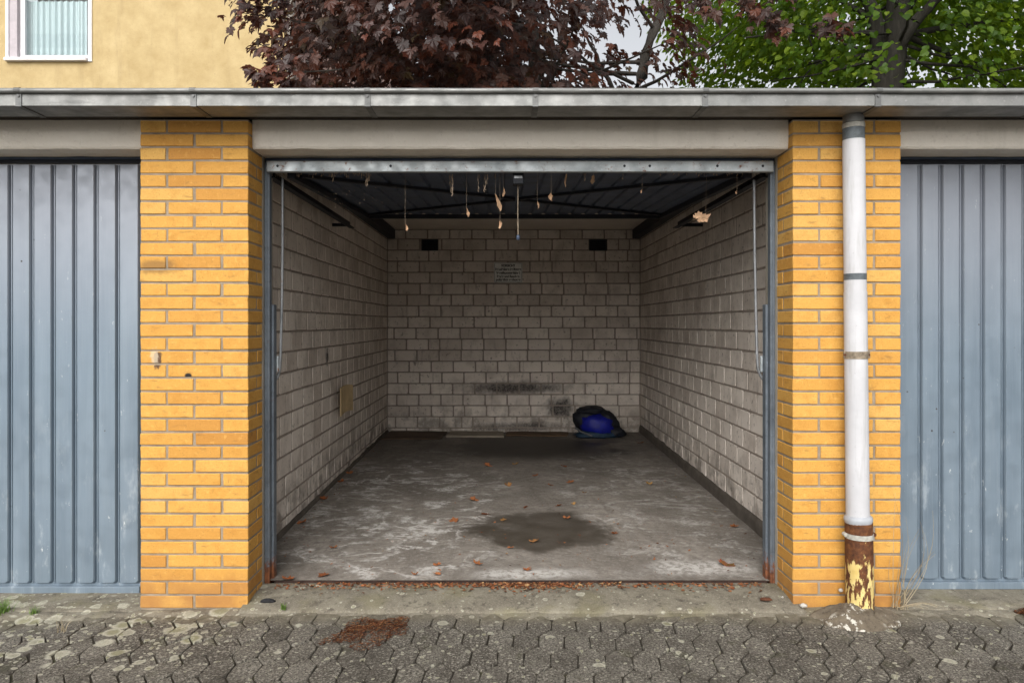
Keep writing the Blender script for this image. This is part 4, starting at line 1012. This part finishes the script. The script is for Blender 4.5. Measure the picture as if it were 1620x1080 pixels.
thing('net_curtain', MB().add(V, [(j*n+i, j*n+i+1, (j+1)*n+i+1, (j+1)*n+i) for j in range(nz_) for i in range(nu)]), cm.m, 'pale pleated net curtain with a lace hem in the house window', 'curtain', wpos=(cx0, by+.17, cz0), smooth=True)

# ------------------------------------------------------------------ trees
PUR = m_leaf('purple_leaf', [(0, (.022, .013, .011)), (.35, (.040, .021, .017)), (.6, (.062, .028, .018)), (.80, (.11, .032, .015)), (.93, (.040, .027, .020)), (1, (.065, .045, .016))], True, (.22, .05, .02), .5, 'isl', .4, .22)
PURO = m_leaf('purple_leaf_near', [(0, (.024, .015, .014)), (.35, (.044, .025, .023)), (.65, (.066, .033, .025)), (.88, (.13, .036, .018)), (.96, (.045, .026, .024)), (1, (.06, .045, .018))], True, (.22, .05, .02), .48, 'rnd', .4, .18)
GRN = m_leaf('green_leaf', [(0, (.022, .055, .006)), (.35, (.046, .100, .009)), (.7, (.085, .155, .012)), (1, (.18, .25, .020))], True, (.34, .50, .01), .5, 'isl', .3, .5)
BARK = m_bark('maple_bark', (.020, .018, .015), (.055, .048, .041)); BARK2 = m_bark('lime_bark', (.018, .016, .014), (.052, .047, .040))
PLEAF = [maple(1, .15+.09*i, 200+i, .05+.07*((i*5) % 6)) for i in range(6)]
def gleaf(seed):
    rn = random.Random(seed); pts = [(.0, .0), (.30, .05), (.46, .34), (.36, .66), (.10, .92), (0, 1.05), (-.10, .92), (-.36, .66), (-.46, .34), (-.30, .05)]
    V = [(x+rn.uniform(-.03, .03), y+rn.uniform(-.03, .03), .18*abs(x)-.15*(y-.3)**2) for x, y in pts]; V = [(0, .4, -.02)]+V
    return V, [(0, 1+i, 1+(i+1) % 10) for i in range(10)]
GLEAF = [gleaf(i) for i in range(4)]
def limb(b, a, c, r0, r1, seed, n=7, wob=.06, sag=0.):
    rn = random.Random(seed); a, c = Vector(a), Vector(c); L = (c-a).length; pts = []
    for i in range(n+1):
        t = i/n; e = wob*L*math.sin(math.pi*t); pts.append(a+(c-a)*t+Vector((rn.uniform(-1, 1), rn.uniform(-1, 1), rn.uniform(-.6, .6)))*e*.35+Vector((0, 0, -sag*4*t*(1-t))))
    b.tube(pts, [r0+(r1-r0)*i/n for i in range(n+1)], 9 if r0 > .03 else 5); return pts
def leaf_cluster(rn, c, n, rad, size, outward, shapes, hang=.5):
    out = []
    for _ in range(n):
        p = c+Vector((rn.gauss(0, rad), rn.gauss(0, rad), rn.gauss(0, rad*.6)))
        nr = (outward*.9+Vector((rn.gauss(0, .45), rn.gauss(0, .45), .75+rn.gauss(0, .3)))).normalized()
        t_ = outward+Vector((rn.gauss(0, .7), rn.gauss(0, .7), -hang-rn.random()*.5)); t_ = (t_-nr*t_.dot(nr))
        if t_.length < .05: continue
        s_ = size*rn.uniform(.55, 1.25); out.append((Matrix.Translation(p) @ orient(t_, nr) @ Matrix.Scale(s_, 4), rn.randrange(len(shapes))))
    return out
# purple maple: trunk behind the garage, crown hanging over its roof
pt = empty('purple_maple', (.62, 6.55, 0), label='dark purple-leaved maple behind the garage roof', cat='tree')
tb_ = MB(); A = (.62, 6.55, -.05); B1 = (.36, 6.45, 3.2); B2 = (1.45, 6.6, 3.4)
tb_.tube([A, (.60, 6.55, .8), (.62, 6.54, 1.3)], [.22, .18, .17], 12)
limb(tb_, (.62, 6.54, 1.25), (.42, 6.42, 4.0), .13, .105, 1, wob=.03); limb(tb_, (.42, 6.42, 3.95), (.25, 6.2, 6.6), .105, .05, 2)
limb(tb_, (.64, 6.54, 1.25), (1.62, 6.6, 4.1), .12, .10, 3, wob=.03); limb(tb_, (1.62, 6.6, 4.05), (2.35, 6.9, 6.2), .10, .045, 4)
tb_.build('trunk', BARK, pt, smooth=True)
br = MB(); rn = random.Random(31)
for k in range(26):
    z = rn.uniform(3.6, 5.8); x0 = .40 if rn.random() < .6 else 1.55+.35*(z-4.1); y0 = 6.4
    a = rn.uniform(0, 6.28); L = rn.uniform(1.0, 2.4); limb(br, (x0, y0, z), (x0+L*math.cos(a), y0+L*math.sin(a), z+rn.uniform(-.2, .9)), .028, .007, k, sag=.05)
limb(br, (1.62, 6.6, 4.1), (1.05, 6.5, 5.2), .04, .015, 77)
limb(br, (.42, 6.4, 4.2), (-2.1, 4.6, 4.2), .03, .006, 78, sag=-.1); limb(br, (.42, 6.4, 4.6), (-1.9, 4.2, 4.6), .03, .006, 79)
br.build('branches', BARK, pt, smooth=True)
rn = random.Random(77); leaves = []
cc_ = Vector((-.30, 5.55, 4.95)); rad_ = Vector((2.75, 3.1, 2.25))
ncl = 0
while ncl < 1850:
    q = Vector((rn.uniform(-1, 1), rn.uniform(-1, 1), rn.uniform(-1, 1)))
    if q.length > 1: continue
    c = cc_+Vector((q.x*rad_.x, q.y*rad_.y, q.z*rad_.z)); d = c.y-CAMY; px = 800+c.x/d*F; py = 512-(c.z-CAMZ)/d*F
    keep = 1.0
    if q.z > .45: keep = .25
    if c.x > .15+.15*mnoise.noise(c*1.3): keep *= .30
    if c.x > 1.15: keep *= .45
    if c.x < -2.3: keep *= .5
    keep *= .18+1.45*max(0, .46+1.1*mnoise.noise(c*1.25))          # clumps and gaps
    if rn.random() > keep: continue
    ncl += 1
    ow = Vector((q.x, q.y-.35, 0)); ow = ow.normalized() if ow.length > .01 else Vector((0, -1, 0))
    leaves += leaf_cluster(rn, c, rn.randint(5, 10), .12, .122, ow, PLEAF, .75)
def sprig(c0, c1, n, size):
    for i in range(n):
        t = i/(n-1); c = Vector(c0).lerp(Vector(c1), t); leaves.extend(leaf_cluster(rn, c, 5, .055, size, Vector((-.25, -.9, 0)), PLEAF, .9))
sprig(at(455, 5, 6.6), at(376, 22, 6.4), 8, .10); sprig(at(440, -8, 6.6), at(392, 2, 6.4), 6, .10)
sprig(at(475, 95, 6.6), at(402, 118, 6.3), 9, .11); sprig(at(480, 130, 6.6), at(420, 132, 6.4), 6, .11); sprig(at(450, 78, 6.6), at(425, 85, 6.4), 4, .10)
for x0, y0, x1, y1 in ((1095, -8, 1135, 22), (1180, 0, 1215, 32), (1210, 20, 1240, 52), (1110, -20, 1260, -5), (1300, 30, 1335, 50)):
    sprig(at(x0, y0, 7.0), at(x1, y1, 6.8), 5, .12)
for a_, b_ in ((at(520, 40, 6.9), at(376, 20, 6.4)), (at(540, 110, 6.9), at(400, 118, 6.3)), (at(1060, -40, 7.2), at(1240, 40, 6.8))): 
    sb = MB(); limb(sb, a_, b_, .008, .003, 3, wob=.04); sb.build('twig', BARK, pt, smooth=True)
def inview(M_):
    p = M_.translation; d = p.y-CAMY; px = 800+p.x/d*F; py = 512-(p.z-CAMZ)/d*F
    return (0 < px < 1620 and -15 < py < 150), d
near = sorted((d, i) for i, (M_, k) in enumerate(leaves) for v_, d in [inview(M_)] if v_)[:290]
nearset = {i for d, i in near}
PM = [mesh('leaf', *s_) for s_ in PLEAF]
base = pt.location
crown = MB()
for i, (M_, k) in enumerate(leaves):
    if i in nearset:
        o = obj('leaf', PM[k], PURO, pt); o.matrix_local = Matrix.Translation(-base) @ M_
    else: crown.add([M_ @ Vector(q) for q in PLEAF[k][0]], PLEAF[k][1])
V = [tuple(Vector(q)-base) for q in crown.v]; o = obj('crown', mesh('crown', V, crown.f), PUR, pt); tag(o, kind='stuff')
# green tree
gt = empty('green_tree', (6.35, 8.7, 0), label='leafy green tree with a thick forked trunk behind the garage roof', cat='tree')
T = MB(); D = 12.1
limb(T, (6.15, 8.7, -.1), at(1404, 128, D), .30, .235, 5, wob=.01)
j0 = at(1405, 120, D)
limb(T, j0-Vector((.01, 0, .55)), at(1426, -60, D), .225, .16, 6, wob=.02); limb(T, j0-Vector((.08, 0, .5)), at(1386, 40, D), .15, .11, 7, wob=.03); limb(T, at(1388, 42, D), at(1360, -40, D), .12, .07, 8)
limb(T, at(1406, 95, D), at(1448, 35, D-.3), .12, .09, 9, wob=.03); limb(T, at(1448, 35, D-.3), at(1520, -40, D-.6), .09, .05, 10)
T.build('trunk', BARK2, gt, smooth=True)
Bq = MB(); rn = random.Random(52)
for a_, b_, r_ in (((1392, 88), (1225, 118), .055), ((1390, 55), (1180, 60), .05), ((1440, 60), (1610, 150), .05), ((1440, 55), (1660, 30), .06), ((1380, 30), (1250, -30), .05), ((1300, 100), (1262, 140), .02), ((1290, 90), (1262, 30), .02)):
    limb(Bq, at(a_[0], a_[1], D), at(b_[0], b_[1], D+rn.uniform(-1.2, 1.2)), r_, .012, int(a_[0]), wob=.05, sag=-.08)
for k in range(40):
    a = rn.uniform(0, 6.28); L = rn.uniform(1.2, 3.4); z = rn.uniform(5.2, 8.5); limb(Bq, (6.4, 8.7, z), (6.4+L*math.cos(a), 8.7+L*math.sin(a), z+rn.uniform(-.8, .8)), .03, .006, k, sag=.1)
Bq.build('branches', BARK2, gt, smooth=True)
rn = random.Random(99); gl_ = []; cc_ = Vector((6.6, 8.9, 7.2)); rad_ = Vector((4.1, 3.6, 3.3)); ncl = 0
while ncl < 2500:
    q = Vector((rn.uniform(-1, 1), rn.uniform(-1, 1), rn.uniform(-1, .6)))
    if q.length > 1: continue
    c = cc_+Vector((q.x*rad_.x, q.y*rad_.y, q.z*rad_.z))
    keep = .16+1.6*max(0, .40+1.0*mnoise.noise(c*.85))
    if q.z > .1: keep *= .35
    if c.y < 8.9 and abs(c.x-(6.25-.28*(8.9-c.y)*.9)) < .62+.15*mnoise.noise(c): keep *= .07
    if c.x > 7.0 and c.z < 6.2: keep *= .4
    if rn.random() > keep: continue
    ncl += 1; ow = Vector((q.x, q.y, 0)); ow = ow.normalized() if ow.length > .01 else Vector((0, -1, 0))
    gl_ += leaf_cluster(rn, c, rn.randint(7, 13), .17, .108, ow, GLEAF, .4)
cr = MB(); base = gt.location
for M_, k in gl_: cr.add([M_ @ Vector(q) for q in GLEAF[k][0]], GLEAF[k][1])
V = [tuple(Vector(q)-base) for q in cr.v]; o = obj('crown', mesh('crown', V, cr.f), GRN, gt); tag(o, kind='stuff')
